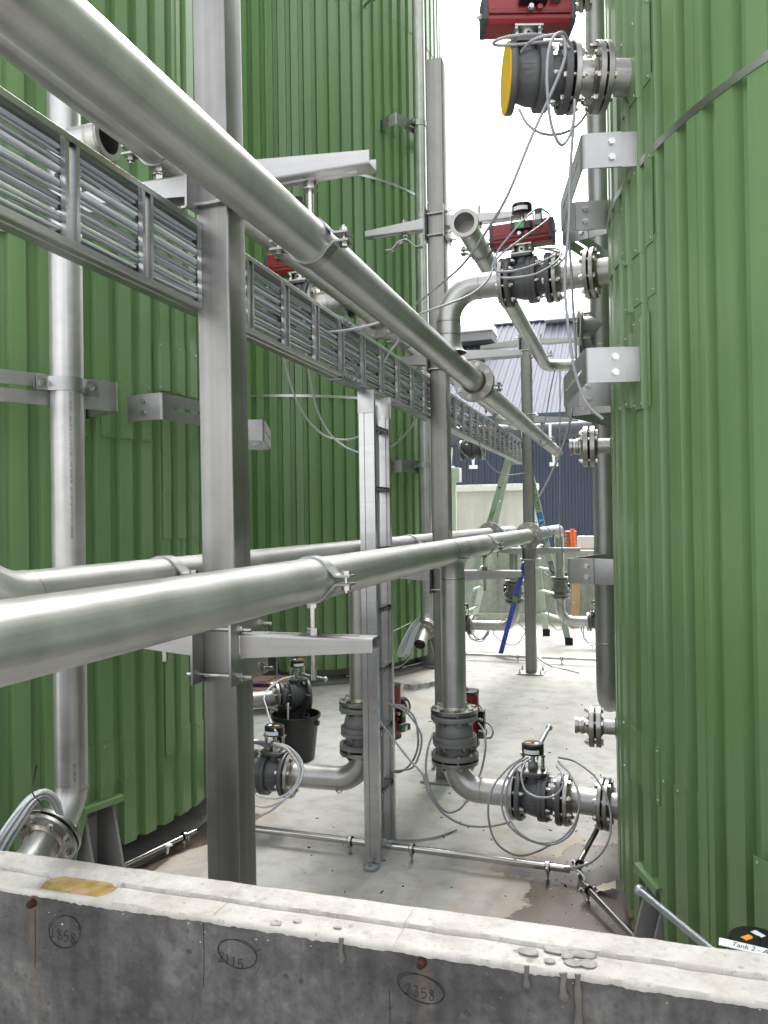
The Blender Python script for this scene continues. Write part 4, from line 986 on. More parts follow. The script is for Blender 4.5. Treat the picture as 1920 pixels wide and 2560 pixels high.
for yj in (3.03,):
    for z, s in ((LZ1, 1), (LZ0, -1)):
        mb = MB().box((LX1+0.0035, yj, z-s*0.008), 0.003, 0.22, 0.03); mb.box((-1.138, yj, z+s*0.0055), 0.056, 0.22, 0.003)
        jp = obj('splice_plate', mb, 'galvanised', cl, bev=0.0008)
        for q in (-0.08, -0.03, 0.03, 0.08): obj('bolt', bolt_mb((LX1+0.0052, yj+q, z-s*0.008), (-1, 0, 0), 0.006, 0.003, 0.006), 'bolt_steel', jp)
NC = 24
for k in range(NC):
    z0 = LZ0+0.018+(LZ1-LZ0-0.036)*(k+0.2*random.random()+0.85*((k//6)-1.5)*0.55)/NC*0.86+0.018; x0 = LX1-0.020-random.choice((0.0, 0.010))
    P = []; yy = -0.6; y_end = 8.5 if k % 3 else random.uniform(5.2, 8.4); ph = random.random()*6
    while yy < y_end:
        P.append((x0+0.003*noise.noise((yy*1.7, k*3.1, 0)), yy, min(LZ1-0.012, max(LZ0+0.010, z0+0.007*noise.noise((yy*0.9, k*5.7, 2))+0.004*noise.noise((yy*3.1, k*1.7, 8)))))); yy += 0.135
    o = obj('cable', MB().tube(P, (0.0047, 0.0040, 0.0058, 0.0050, 0.0036)[k % 5], 8), ('cable_blue_grey', 'cable_grey', 'cable_blue_grey', 'cable_light')[(k*7) % 4 if k % 3 else 0], None, 60)
    setp(o, 'grey cable lying along the cable ladder tied to its rungs', 'cable', 'grey cables in the cable ladder')
# ---------------------------------------------------------- cable riser
cr = thing('cable_riser', 'slim vertical cable tray standing on the slab under the cable ladder', 'cable tray', (-1.1, 3.35, 0))
for i, y in enumerate((3.19, 3.435)):
    s = 1 if i == 0 else -1; zt = 2.035
    P = [(-0.034, 0.026*s), (-0.034, 0.0), (-0.012, 0.0), (-0.010, 0.004*s), (0.010, 0.004*s), (0.012, 0.0), (0.034, 0.0), (0.034, 0.026*s)]
    P = [(a, b) for a, b in P]
    mb = ribbon_mb(P, 0.0018, (-1.10, y, zt/2+0.02), (1, 0, 0), (0, 1, 0), (0, 0, 1), zt)
    for k_, u in enumerate(mb.uv): mb.uv[k_] = u
    obj('side_rail', mb, 'alu', cr, 30)
    obj('end_sleeve', MB().box((-1.10, y, zt+0.0), 0.076, 0.010, 0.10), 'alu', cr, bev=0.001)
    ft = MB().prism([(0.034, 0.0), (0.034, -0.03), (0.02, -0.055), (-0.02, -0.055), (-0.034, -0.03), (-0.034, 0.0)], (-1.10, y, 0.003), (1, 0, 0), (0, 1, 0), (0, 0, 1), 0.012); fo = obj('foot', ft, 'galvanised', cr, bev=0.001)
    mb = MB(); mb.hexn((-1.10, y-0.03, 0.0152), UPv, 0.009, 0.008); mb.rod((-1.10, y-0.03, 0.01), (-1.10, y-0.03, 0.05), 0.004); obj('anchor_bolt', mb, 'bolt_steel', fo)
rgm = None
for k in range(7):
    z = 0.30+k*0.272
    mb = MB().box((-1.10, 3.3125, z), 0.05, 0.225, 0.008); mb.box((-1.122, 3.3125, z-0.010), 0.006, 0.225, 0.016); mb.box((-1.078, 3.3125, z-0.010), 0.006, 0.225, 0.016)
    ro = obj('rung', mb, 'black_plastic', cr)
    mb = MB()
    for q in range(6): mb.box((-1.0738, 3.225+0.035*q, z-0.010), 0.003, 0.010, 0.012)
    obj('slot', mb, 'alu', ro)
for k in range(5):
    x = -1.11+0.006*k; P = []
    yb = 3.25+0.012*k; dy = 0.14-0.018*k
    P = [(LX1-0.02, yb-0.42, 2.13+0.02*k), (LX1-0.02, yb-0.22, 2.125+0.018*k), (LX1-0.012, yb-0.08, 2.10+0.012*k), (LX1, yb-0.005, 2.04), (x, yb+0.01, 1.9), (x, yb+0.0, 1.3), (x, yb+0.02, 0.7), (x, yb+0.01, 0.25), (x, yb-0.02*(k-2), 0.09), (x+(0.14 if k > 2 else -0.16), 3.27, 0.052)]
    o = obj('cable', MB().tube(catmull(P, 7), 0.0045, 8), 'cable_blue_grey', None, 60)
    setp(o, 'grey cable leaving the cable ladder down the vertical tray', 'cable', 'cables dropping down the vertical tray')
# ============================================================ VALVES
def loc_obj(name, mb, mat, root, sharp=40, bev=0.0): return obj(name, mb, mat, root, sharp, bev)
def wrap_text(body, size, r, xc, ang0, ax_dir=1):
    vs, fs = text_geo(body, size); mb = MB(); nv = []
    for v in vs:
        a = ang0 + ax_dir*v[1]/r; nv.append((xc+v[0], r*math.sin(a), r*math.cos(a)))
    mb.add(nv, fs); return mb
def valve_core(root, mat='cast_grey', compA=True, compB=True, front=-1, capA=False, detail=True):
    # local x along the bore: A face at 0, B face at 0.255; z = stem
    RX = (1, 0, 0); n = 36 if detail else 24
    if compA:
        loc_obj('pipe_flange', MB().lathe((0.0, 0, 0), RX, ring_prof(0.054, 0.110, 0.018), n, False), 'flange_steel', root)
        loc_obj('gasket', MB().lathe((0.018, 0, 0), RX, [(0, 0.073), (0.010, 0.073)], 24), 'black_rubber', root)
        if detail: loc_obj('collar', MB().lathe((0, 0, 0), (-1, 0, 0), [(-0.002, PR+0.013), (0.002, PR+0.011), (0.008, PR+0.001), (0.012, PR)], 24, False), 'weld', root, 60)
    B = [(0.028, 0.05), (0.028, 0.1085), (0.0295, 0.110), (0.0485, 0.110), (0.050, 0.1085), (0.050, 0.078), (0.054, 0.072), (0.066, 0.074), (0.09, 0.083), (0.112, 0.086), (0.124, 0.084), (0.124, 0.04)]
    loc_obj('valve_body', MB().lathe((0, 0, 0), RX, B, n, False), mat, root, 50)
    sp = MB().lathe((0, 0, 0), RX, [(0.124, 0.05), (0.124, 0.1015), (0.1255, 0.103), (0.1425, 0.103), (0.1435, 0.100), (0.1455, 0.100), (0.1465, 0.103), (0.1625, 0.103), (0.164, 0.1015), (0.164, 0.075), (0.168, 0.070), (0.205, 0.070), (0.205, 0.05)], n, False)
    loc_obj('split_flange', sp, mat, root, 40)
    loc_obj('end_flange', MB().lathe((0.205, 0, 0), RX, ring_prof(0.054, 0.110, 0.022), n, False), mat, root)
    if compB:
        loc_obj('gasket', MB().lathe((0.227, 0, 0), RX, [(0, 0.073), (0.010, 0.073)], 24), 'black_rubber', root)
        loc_obj('pipe_flange', MB().lathe((0.237, 0, 0), RX, ring_prof(0.054, 0.110, 0.018), n, False), 'flange_steel', root)
        if detail: loc_obj('collar', MB().lathe((0.255, 0, 0), RX, [(-0.002, PR+0.013), (0.002, PR+0.011), (0.008, PR+0.001), (0.012, PR)], 24, False), 'weld', root, 60)
    if detail:
        if compA: bolts_circle(root, root.matrix_basis @ V((0.0, 0, 0)), root.matrix_basis.to_3x3() @ V(RX), 8, 0.092, 0.050, PI/8, 0.007, 0.0128)
        if compB: bolts_circle(root, root.matrix_basis @ V((0.205, 0, 0)), root.matrix_basis.to_3x3() @ V(RX), 8, 0.092, 0.050, PI/8, 0.007, 0.0128)
        bolts_circle(root, root.matrix_basis @ V((0.146, 0, 0)), root.matrix_basis.to_3x3() @ V(RX), 6, 0.090, 0.018, 0.3, 0.005, 0.009)
    if capA:
        mb = MB().lathe((0.0278, 0, 0), (-1, 0, 0), [(0.0, 0.108), (0.002, 0.1095), (0.004, 0.108), (0.007, 0.07), (0.008, 0.0)], 40, False); loc_obj('plastic_cap', mb, 'yellow_cap', root, 30)
    # neck pad under the stem
    loc_obj('neck', MB().prism([(-0.034, 0.05), (0.034, 0.05), (0.030, 0.112), (-0.030, 0.112)], (0.090, 0, 0), (0, 1, 0), (0, 0, 1), (1, 0, 0), 0.06) if False else MB().lathe((0.098, 0, 0.05), UPv, [(0, 0.040), (0.045, 0.034), (0.050, 0.034)], 20), mat, root)
    loc_obj('top_pad', MB().prism(shs_poly(0.098, 0.018, 4), (0.098, 0, 0.100), (1, 0, 0), (0, 1, 0), UPv, 0.012), mat, root)
def puck(root, z, label_side, r=0.049, h=0.046, lab=True, mount=0.075):
    p = loc_obj('switch_box', MB().lathe((0.098, 0, z), UPv, [(0, r-0.003), (0.003, r), (h*0.62, r), (h*0.64, r-0.0015), (h*0.68, r-0.0015), (h*0.70, r), (h-0.006, r), (h, r-0.006), (h+0.001, 0)], 32, False), 'black_plastic', root, 30)
    loc_obj('under_lid', MB().lathe((0.098, 0, z), (0, 0, -1), [(0, r-0.003), (0.001, 0)], 24, False), 'black_plastic', p) if False else None
    bt = MB().lathe((0.098, 0, z-0.003), UPv, [(0, r-0.006), (0.003, r-0.004)], 24); loc_obj('base_disc', bt, 'black_plastic', p)
    if lab:
        s = label_side; mb = MB(); vs = []; n = 10
        for k in range(n+1):
            a = s*(PI/2)+(-0.75+1.5*k/n); vs += [(0.098+(r+0.0006)*math.cos(a), (r+0.0006)*math.sin(a), z+0.006), (0.098+(r+0.0006)*math.cos(a), (r+0.0006)*math.sin(a), z+0.024)]
        mb.add(vs, [(2*k, 2*k+2, 2*k+3, 2*k+1) for k in range(n)]); loc_obj('side_label', mb, 'white_label', p)
        mb = MB().box((0.098-0.016, s*0.012, z+h+0.0016), 0.026, 0.016, 0.0008); loc_obj('warning_label', mb, 'orange_label', p)
        mb = MB().box((0.098+0.018, s*0.012, z+h+0.0016), 0.016, 0.028, 0.0008); loc_obj('type_label', mb, 'white_label', p)
        loc_obj('indicator', MB().lathe((0.098, 0, z+h), UPv, [(0, 0.010), (0.004, 0.009), (0.0045, 0)], 14, False), 'black_plastic', p)
    return p
def hand_valve(M, label, front, handle_dir, hl=0.36, mat='cast_grey', detail=True, compA=True, compB=True, group='hand valves with black switch boxes', puck_r=0.049, text=True, lift=0.05):
    t = thing('hand_valve', label, 'valve', group=group, M=M); valve_core(t, mat, compA, compB, front, False, detail)
    if text and detail:
        for b, dz in (('GGG40', 0.016), ('PEKOS', 0.0), ('2009', -0.018)):
            mb = wrap_text(b, 0.015, 0.0868 if dz == 0 else 0.0865, 0.090, front*PI/2+front*0.25, 1 if front < 0 else -1)
            for i, v in enumerate(mb.v):
                a = -dz*front/0.0865*(1); c_, s_ = math.cos(a), math.sin(a); mb.v[i] = (v[0], v[1]*c_+v[2]*s_, -v[1]*s_+v[2]*c_)
            loc_obj('cast_lettering', mb, 'cast_light', t)
    loc_obj('mount_plate', MB().prism([(-0.062, -0.04), (-0.04, -0.055), (0.04, -0.055), (0.062, -0.04), (0.062, 0.04), (0.04, 0.055), (-0.04, 0.055), (-0.062, 0.04)], (0.098, 0, 0.1125), (1, 0, 0), (0, 1, 0), UPv, 0.009), 'flange_steel', t, bev=0.001)
    for s in (-1, 1):
        mb = MB(); mb.rod((0.098+s*0.044, 0, 0.12), (0.098+s*0.044, 0, 0.190), 0.0075, 10); mb.hexn((0.098+s*0.044, 0, 0.122), UPv, 0.012, 0.01); mb.hexn((0.098+s*0.044, 0, 0.180), UPv, 0.0115, 0.01); loc_obj('spacer_post', mb, 'bolt_steel', t)
    loc_obj('bridge_plate', MB().box((0.098, 0, 0.1915), 0.115, 0.03, 0.003), 'flange_steel', t)
    mb = MB(); mb.rod((0.098, 0, 0.11), (0.098, 0, 0.195), 0.010, 12); mb.hexn((0.098, 0, 0.122), UPv, 0.024, 0.018); loc_obj('stem', mb, 'bolt_steel', t)
    puck(t, 0.195, front, puck_r)
    R3 = M.to_3x3().inverted(); hd = (R3 @ V(handle_dir)); hd.z = 0; hd.normalize(); o = V((0.098, 0, 0.146))
    P = [o, o+hd*0.045, o+hd*0.075+V((0, 0, lift*0.4)), o+hd*0.10+V((0, 0, lift*0.62)), o+hd*hl+V((0, 0, lift))]
    h = loc_obj('lever_hub', MB().lathe((0.098, 0, 0.135), UPv, [(0, 0.022), (0.024, 0.022)], 18), 'galvanised', t)
    mb = MB().tube([P[0], P[1], P[2], P[3]], [0.013, 0.013, 0.012, 0.0115], 12); loc_obj('lever_arm', mb, 'galvanised', h)
    mb = MB().tube([P[3], P[3].lerp(P[4], 0.5), P[4]], [0.0115, 0.0105, 0.0100], 14); loc_obj('lever', mb, 'galvanised', h)
    d = (P[4]-P[3]).normalized(); mb = MB().lathe(P[4]-d*0.012, d, [(0, 0.006), (0.004, 0.0125), (0.012, 0.0165), (0.020, 0.0145), (0.026, 0.008), (0.028, 0.0)], 16, False); loc_obj('ball_end', mb, 'galvanised', h, 70)
    return t
def actuator_valve(M, label, front, mat='cast_grey', detail=True, compA=True, compB=True, capA=False, group='valves with red actuators', text=True, neck=0.0, al=0.25, sc=1.0, pk=True):
    t = thing('actuated_valve', label, 'valve', group=group, M=M); valve_core(t, mat, compA, compB, front, capA, detail)
    if text and detail:
        for b, dz in (('GGG40', 0.016), ('PEKOS', 0.0), ('2009', -0.019)):
            mb = wrap_text(b, 0.016, 0.0868, 0.088, front*PI/2+front*0.10, 1 if front < 0 else -1)
            for i, v in enumerate(mb.v):
                a = -dz*front/0.0865; c_, s_ = math.cos(a), math.sin(a); mb.v[i] = (v[0], v[1]*c_+v[2]*s_, -v[1]*s_+v[2]*c_)
            loc_obj('cast_lettering', mb, 'cast_light', t)
    z0 = 0.112
    yk = loc_obj('yoke', MB().box((0.098, 0, z0+0.004), 0.094, 0.090, 0.007), 'yoke_zinc', t, bev=0.001)
    loc_obj('yoke_top', MB().box((0.098, 0, z0+0.0425), 0.094, 0.090, 0.007), 'yoke_zinc', yk, bev=0.001)
    loc_obj('yoke_barrel', MB().lathe((0.098, 0, z0+0.0075), UPv, [(0, 0.032), (0.0315, 0.032)], 24), 'yoke_zinc', yk)
    for s in (-1, 1):
        for q in (-1, 1):
            mb = MB(); mb.hexn((0.098+s*0.038, q*0.036, z0+0.008), UPv, 0.009, 0.008); mb.hexn((0.098+s*0.038, q*0.036, z0+0.031), UPv, 0.009, 0.008); loc_obj('yoke_bolt', mb, 'bolt_steel', yk)
        loc_obj('yoke_web', MB().prism([(0, 0.0075), (0, 0.039), (0.014, 0.039), (0.004, 0.0075)], (0.098+s*0.032, -0.03, z0), (s, 0, 0), UPv, (0, 1, 0), 0.06), 'yoke_zinc', yk)
    loc_obj('sight_hole', MB().lathe((0.098, front*0.0295, z0+0.024), (0, front, 0), [(0, 0.0065), (0.0032, 0.0065)], 12), 'black_rubber', yk)
    za = z0+0.0462; al2 = al/2
    poly = [(-0.040, 0.0), (0.040, 0.0), (0.052, 0.012), (0.055, 0.034), (0.0535, 0.036), (0.0535, 0.040), (0.055, 0.042), (0.055, 0.078), (0.047, 0.096), (0.032, 0.104), (-0.032, 0.104), (-0.047, 0.096), (-0.055, 0.078), (-0.055, 0.042), (-0.0535, 0.040), (-0.0535, 0.036), (-0.055, 0.034), (-0.052, 0.012)]
    a_ = loc_obj('actuator', MB().prism(poly, (0.098-al2, 0, za), (0, 1, 0), UPv, (1, 0, 0), al), 'actuator_red', t, 30, bev=0.0015)
    lip = MB()
    for s in (-1, 1): lip.box((0.098, s*0.0585, za+0.027), al-0.004, 0.008, 0.008)
    loc_obj('ledge', lip, 'actuator_dark_red', a_, bev=0.001)
    cap = [(x*1.03, 0.052+(y-0.052)*1.03) for x, y in poly if y not in (0.036, 0.040)]
    for s in (-1, 1):
        e = loc_obj('end_cap', MB().prism(cap, (0.098+s*(al2+0.0002)-(0.016 if s < 0 else 0), 0, za), (0, 1, 0), UPv, (1, 0, 0), 0.016), 'end_cap_dark', a_, bev=0.002)
        mb = MB(); mb.hexn((0.098+s*(al2+0.0165), 0, za+0.05), (s, 0, 0), 0.010, 0.008); mb.rod((0.098+s*(al2+0.02), 0, za+0.05), (0.098+s*(al2+0.032), 0, za+0.05), 0.005); loc_obj('stop_screw', mb, 'bolt_steel', e)
    f = front
    sb = loc_obj('solenoid_valve', MB().box((0.106, f*0.072, za+0.066), 0.092, 0.030, 0.036), 'black_plastic', a_, bev=0.004)
    mb = MB().box((0.100, f*0.0876, za+0.066), 0.040, 0.001, 0.026); loc_obj('green_panel', mb, 'green_lcd', sb)
    loc_obj('connector', MB().box((0.182, f*0.068, za+0.085), 0.032, 0.026, 0.052), 'green_box', a_, bev=0.003); loc_obj('connector_cap', MB().box((0.182, f*0.068, za+0.120), 0.030, 0.028, 0.020), 'end_cap_dark', a_, bev=0.003)
    loc_obj('connector_label', MB().box((0.182, f*0.0818, za+0.092), 0.024, 0.001, 0.022), 'white_label', a_)
    mb = MB(); mb.rod((0.098, f*0.058, za+0.032), (0.098, f*0.085, za+0.032), 0.008, 10); mb.hexn((0.098, f*0.07, za+0.032), (0, f, 0), 0.010, 0.006); loc_obj('exhaust_plug', mb, 'bolt_steel', a_)
    loc_obj('red_plug', MB().rod((0.128, f*0.058, za+0.036), (0.128, f*0.075, za+0.036), 0.009, 10), 'actuator_red', a_)
    if pk:
        zt = za+0.104
        loc_obj('stem', MB().rod((0.098, 0, zt-0.004), (0.098, 0, zt+0.036), 0.009, 12), 'bolt_steel', t)
        mb = ribbon_mb([(-0.050, 0.0), (-0.050, 0.034), (-0.046, 0.038), (0.046, 0.038), (0.050, 0.034), (0.050, 0.0)], 0.003, (0.098, 0, zt), (1, 0, 0), UPv, (0, 1, 0), 0.026); loc_obj('switch_bracket', mb, 'plate_steel', t)
        puck(t, zt+0.041, front, 0.0455, 0.046)
    return t
def Mx(o, x, z=(0, 0, 1)): return frame(o, x, z)
a = rad(198); n1 = V((math.cos(a), math.sin(a), 0))
def off_tank(c, az, s): return (c[0]+(TR+s)*math.cos(rad(az)), c[1]+(TR+s)*math.sin(rad(az)))
def nozzle(c, az, Z, s_flange, s_end, label, r=PR, ro=0.11, rc=0.092, end=True, th=0.018, groove=False, nb=8, br=0.0075):
    n_ = V((math.cos(rad(az)), math.sin(rad(az)), 0)); o = V((c[0], c[1], Z)); t = thing('tank_nozzle', label, 'pipe fitting', tuple(o+n_*TR), 'flanged nozzles on the tanks')
    obj('nozzle_pipe', MB().tube([o+n_*(TR-0.15), o+n_*(TR+s_flange)], r, 28, False), PM, t)
    flange_joint(t, o+n_*(TR+s_flange), n_, r, ro, rc, th, 0.007, nb)
    if s_end > s_flange: obj('spool_pipe', MB().tube([o+n_*(TR+s_flange), o+n_*(TR+s_end)], r, 28, not groove), PM, t)
    if groove:
        obj('stub_end', MB().lathe(o+n_*(TR+s_end), n_, [(-0.02, r), (-0.018, r+0.003), (-0.008, r+0.003), (-0.006, r-0.001), (0.004, r-0.001), (0.006, r+0.003), (0.018, r+0.003), (0.018, r-0.004), (-0.05, r-0.004)], 24, False), 'flange_steel', t)
    obj('escutcheon', MB().lathe(o+n_*(TR-0.022), n_, [(0, r+0.045), (0.004, r+0.045), (0.026, r+0.004), (0.026, r)], 24, False), 'green_cladding', t)
    return t
# V1: highest, yellow cap
s = 0.178; o = off_tank(R1, 198, 0.435)
actuator_valve(Mx((o[0], o[1], 2.975), -n1), 'valve with a yellow blanking cap and a red actuator, high on the right tank', -1, capA=True, compA=False, al=0.27)
nozzle(R1, 198, 2.975, 0.098, 0.180, 'short flanged nozzle behind the yellow capped valve')
nozzle(R1, 181.5, 3.66, 0.075, 0.20, 'flanged nozzle at the very top, beside the highest red actuator', r=0.05, ro=0.10, rc=0.083)
# V2: mid, on the swan neck
sp2 = off_tank(R1, 172, 0.0)
d2v = V((sp2[0]-XA, sp2[1]-3.52, 0)).normalized()
o = V((XA, 3.52, zv2))+d2v*0.255
actuator_valve(Mx(o, d2v), 'red actuator valve joined to the swan neck elbow of the upper pipe', -1)
nozzle(R1, 172, zv2, 0.095, (V((sp2[0], sp2[1], 0))-V((o.x, o.y, 0))).length-0.255, 'flanged nozzle behind the valve on the swan neck')
# V3: floor valve
o3 = V((XA, 3.52, 0.20)); 
ev = obj('floor_elbow', MB().tube(fillet([(XA, 3.52, 0.38), (XA, 3.52, 0.262), tuple(V((XA, 3.52, 0.262))+d2v*0.268)], 0.112, 12), PR, 32, False), PM, None)
setp(ev, 'stainless elbow from the check valve down to the floor valve on the right', 'pipe', 'floor elbows under the check valves'); 
o = V((XA, 3.52, 0.262))+d2v*0.265
weld(ev, tuple(V((XA, 3.52, 0.262))+d2v*0.13), d2v)
hand_valve(Mx(o, d2v), 'floor level hand valve with a black switch box wrapped in grey cable loops', -1, (0.10, 0.99, 0), 0.36, lift=0.07)
nozzle(R1, 172, 0.262, 0.075, (V((sp2[0], sp2[1], 0))-V((o.x, o.y, 0))).length-0.255, 'flanged nozzle near the floor behind the looped hand valve')
# small nozzles
nozzle(R1, 180.5, 1.80, 0.085, 0.145, 'small flanged nozzle on the right tank halfway up, over the grey standpipe', r=0.030, ro=0.0825, rc=0.0625, groove=True, nb=4, th=0.02)
nozzle(R1, 181.5, 0.68, 0.080, 0.140, 'small flanged nozzle on the right tank, low beside the foot of the standpipe', r=0.030, ro=0.0825, rc=0.0625, groove=True, nb=4, th=0.02)
# check valves on the drops
def check(o, stem, label, detail=True):
    return actuator_valve(Mx(o, (0, 0, -1), stem), label, -1 if stem[0] > 0 else 1, mat='cast_light', detail=detail, group='vertical valves with red actuators on the drop pipes', al=0.24)
check((XA, 3.52, 0.633), (0.07, 1.0, 0), 'upright grey valve under the tee, its red actuator turned away behind the pipe')
check((XB, 3.50, 0.650), (0.33, 0.94, 0), 'upright grey valve partly hidden by the vertical cable tray')
for nm, y0 in ((None, 0),):
    pass
# left floor valve (V4)
e4 = obj('floor_elbow', MB().tube(fillet([(XB, 3.50, 0.395), (XB, 3.50, 0.262), (-1.61, 3.48, 0.262)], 0.125, 12), PR, 32, False), PM, None)
setp(e4, 'stainless elbow running along the floor behind the vertical cable tray', 'pipe', 'floor elbows under the check valves'); weld(e4, (-1.365, 3.494, 0.25), Xv)
hand_valve(Mx((-1.605, 3.48, 0.262), (-1, -0.06, 0)), 'floor level hand valve beside the tall post, in front of the bucket', 1, (-0.55, -0.8, 0), 0.22)
nozzle(L1, 7.5, 0.262, 0.07, 0.12, 'flanged nozzle near the floor of the near left tank')
# V5 behind the bucket
a5 = rad(40); n5 = V((math.cos(a5), math.sin(a5), 0)); o = off_tank(L1, 40, 0.50)
hand_valve(Mx((o[0]+0.02, o[1]+0.02, 0.36), -n5), 'open ended hand valve above the rim of the black bucket', 1, (0.93, -0.3, 0), 0.24, compA=False, mat='cast_grey', lift=-0.01)
nozzle(L1, 40, 0.36, 0.085, 0.26, 'flanged nozzle on the far side of the near left tank, behind the bucket')
# V7: upper left
actuator_valve(Mx((-1.44, 3.49, ZU2), (-1, 0, 0)), 'red actuator valve behind the cable ladder on the near left tank', 1, al=0.30)
nozzle(L1, 8.2, ZU2, 0.07, 0.10, 'flanged nozzle behind the red actuator over the cable ladder')
# far group: same layout repeated by the second pair of tanks
far = [
 (lambda: check((XA, 9.15, 0.815), (0.05, 0.99, 0), 'far upright grey valve on the drop at the end of the lower pipe', False)),
 (lambda: check((XB, 8.60, 0.815), (-0.3, 0.95, 0), 'far upright grey valve half hidden by the short post', False)),
 (lambda: hand_valve(Mx((-1.72, 8.60, 0.30), (-1, 0, 0)), 'far floor valve wound with grey cable between the middle and short posts', 1, (-0.5, -0.8, 0), 0.25, detail=False, text=False)),
 (lambda: hand_valve(Mx((-0.50, 9.15, 0.30), (1, 0, 0)), 'far floor valve wound with cable beside the grey standpipe', -1, (0.1, 1, 0), 0.3, detail=False, text=False)),
 (lambda: actuator_valve(Mx((-1.50, 8.25, ZU2-0.33), (-1, 0, 0)), 'far red actuator valve glimpsed through the cable ladder', 1, detail=False, text=False)),
 (lambda: actuator_valve(Mx((-2.595, 5.893, 3.90), (-0.46, 0.89, 0)), 'red actuator valve showing above the upper pipe on the tall tank', 1, detail=False, text=False, mat='cast_grey')),
 (lambda: actuator_valve(Mx((-0.50, 8.45, 3.33), (1, 0, 0)), 'far red actuator valve peeping out beside the grey standpipe', -1, detail=False, text=False)),
]
for f in far: f()
for P, lab in (([(XA, 9.15, 0.56), (XA, 9.15, 0.30), (-0.49, 9.15, 0.30)], 'far stainless floor elbow beside the ladder foot'), ([(XB, 8.60, 0.56), (XB, 8.60, 0.30), (-1.73, 8.60, 0.30)], 'far stainless floor elbow behind the blue bar')):
    e = obj('floor_elbow', MB().tube(fillet(P, 0.15, 8), PR, 24, False), PM, None); setp(e, lab, 'pipe', 'floor elbows under the check valves')
nozzle(L2, 22, 0.30, 0.06, 0.10, 'far flanged nozzle low on the tall tank'); nozzle(R2, 141, 0.30, 0.06, 0.10, 'far flanged nozzle low on the hidden tank')
nozzle(L2, 346, 2.70, 0.10, 0.12, 'bare flange on the tall tank seen through the cable ladder'); nozzle(L2, 297, 3.90, 0.08, 0.33, 'high flanged nozzle of the tall tank behind the upper pipe')
# V6 at the corner by the wall
n6 = V((-0.743, -0.669, 0)); zz = 0.315
v6 = hand_valve(Mx((0.183, 1.854, zz), -n6), 'large hand valve just behind the wall, its long galvanised lever and labelled black box showing', 1, (-0.50, 0.866, 0), 0.50, puck_r=0.062, text=False, lift=-0.03)
obj('nozzle_pipe', MB().tube([(0.255, 0, 0), (0.40, 0, 0)], PR, 24), PM, v6)
# ============================================================ CABLE LOOPS, CONDUITS, LOOSE THINGS
def cable(P, label, r=0.0042, mat='cable_grey', group='loose grey cables', k=8):
    o = obj('cable', MB().tube(catmull(P, k), r, 8), mat, None, 70); return setp(o, label, 'cable', group)
def pp(L): return [at(x, y, z) for x, y, z in L]
# hanging round the yellow capped valve
cable(pp([(1385, 92, 2.40), (1330, 86, 2.36), (1270, 92, 2.36), (1237, 104, 2.40), (1240, 113, 2.44), (1290, 112, 2.46), (1400, 102, 2.47), (1425, 120, 2.45)]), 'cable looping left of the yellow capped valve neck', 0.0048)
cable(pp([(1303, 130, 2.40), (1330, 102, 2.33), (1375, 88, 2.30), (1405, 90, 2.30), (1413, 118, 2.30), (1408, 160, 2.30), (1375, 240, 2.30), (1330, 340, 2.32), (1268, 490, 2.40), (1215, 580, 2.55), (1158, 660, 2.75), (1100, 712, 3.0), (1040, 760, 3.2)]), 'long cable slanting from the capped valve down to the upper pipe', 0.0048)
cable(pp([(1425, 110, 2.36), (1407, 82, 2.30), (1383, 95, 2.27), (1370, 140, 2.26), (1368, 220, 2.26), (1378, 310, 2.30), (1402, 362, 2.34), (1426, 335, 2.36), (1436, 280, 2.38), (1437, 250, 2.40)]), 'cable bight hanging straight below the capped valve', 0.0048)
cable(pp([(1297, 272, 2.48), (1320, 312, 2.48), (1360, 335, 2.50), (1410, 332, 2.56), (1450, 306, 2.64), (1478, 260, 2.70), (1482, 245, 2.72)]), 'cable slung under the capped valve towards its flange', 0.0048)
cable(pp([(1437, 255, 2.46), (1433, 320, 2.46), (1425, 440, 2.48), (1422, 560, 2.50), (1412, 700, 2.52), (1422, 830, 2.50), (1440, 940, 2.48), (1470, 1012, 2.45), (1508, 1048, 2.42)]), 'long cable dropping past the brackets to a loose end beside the right tank', 0.0050)
cable(pp([(1422, 600, 3.0), (1430, 700, 3.05), (1432, 760, 3.1), (1440, 900, 3.15), (1433, 1010, 3.2), (1412, 1100, 3.25), (1380, 1180, 3.3), (1347, 1246, 3.35)]), 'cable hanging behind the brackets with its tip in front of the navy wall', 0.0052)
# V2 cables
cable(pp([(1352, 521, 3.35), (1335, 526, 3.32), (1300, 560, 3.28), (1250, 620, 3.26), (1237, 650, 3.24), (1232, 672, 3.22), (1260, 680, 3.2), (1320, 668, 3.18), (1385, 640, 3.2)]), 'cable coming off the red actuator of the swan neck valve', 0.0046)
cable(pp([(1354, 521, 3.38), (1372, 545, 3.36), (1300, 600, 3.2), (1242, 648, 3.18), (1245, 688, 3.16), (1275, 695, 3.15), (1340, 685, 3.14), (1390, 655, 3.16), (1402, 632, 3.2), (1390, 622, 3.25), (1348, 620, 3.3)]), 'cable bundle looped round the swan neck valve body', 0.0046)
cable(pp([(1360, 622, 3.3), (1400, 632, 3.25), (1408, 648, 3.2), (1380, 672, 3.15)]), 'short cable curling beneath the swan neck actuator', 0.0046)
cable(pp([(1234, 670, 3.2), (1215, 705, 3.15), (1175, 737, 3.1), (1120, 760, 3.05), (1060, 781, 3.05), (1040, 790, 3.1)]), 'cable running from the swan neck valve across the upper pipe', 0.0046)
cable(pp([(793, 830, 3.1), (850, 828, 3.0), (905, 818, 2.9), (960, 803, 2.9), (985, 795, 3.0), (1002, 840, 3.05), (975, 880, 3.1), (960, 905, 3.2)]), 'pale cable bridging from the ladder rungs to the upper pipe', 0.0050, 'cable_light')
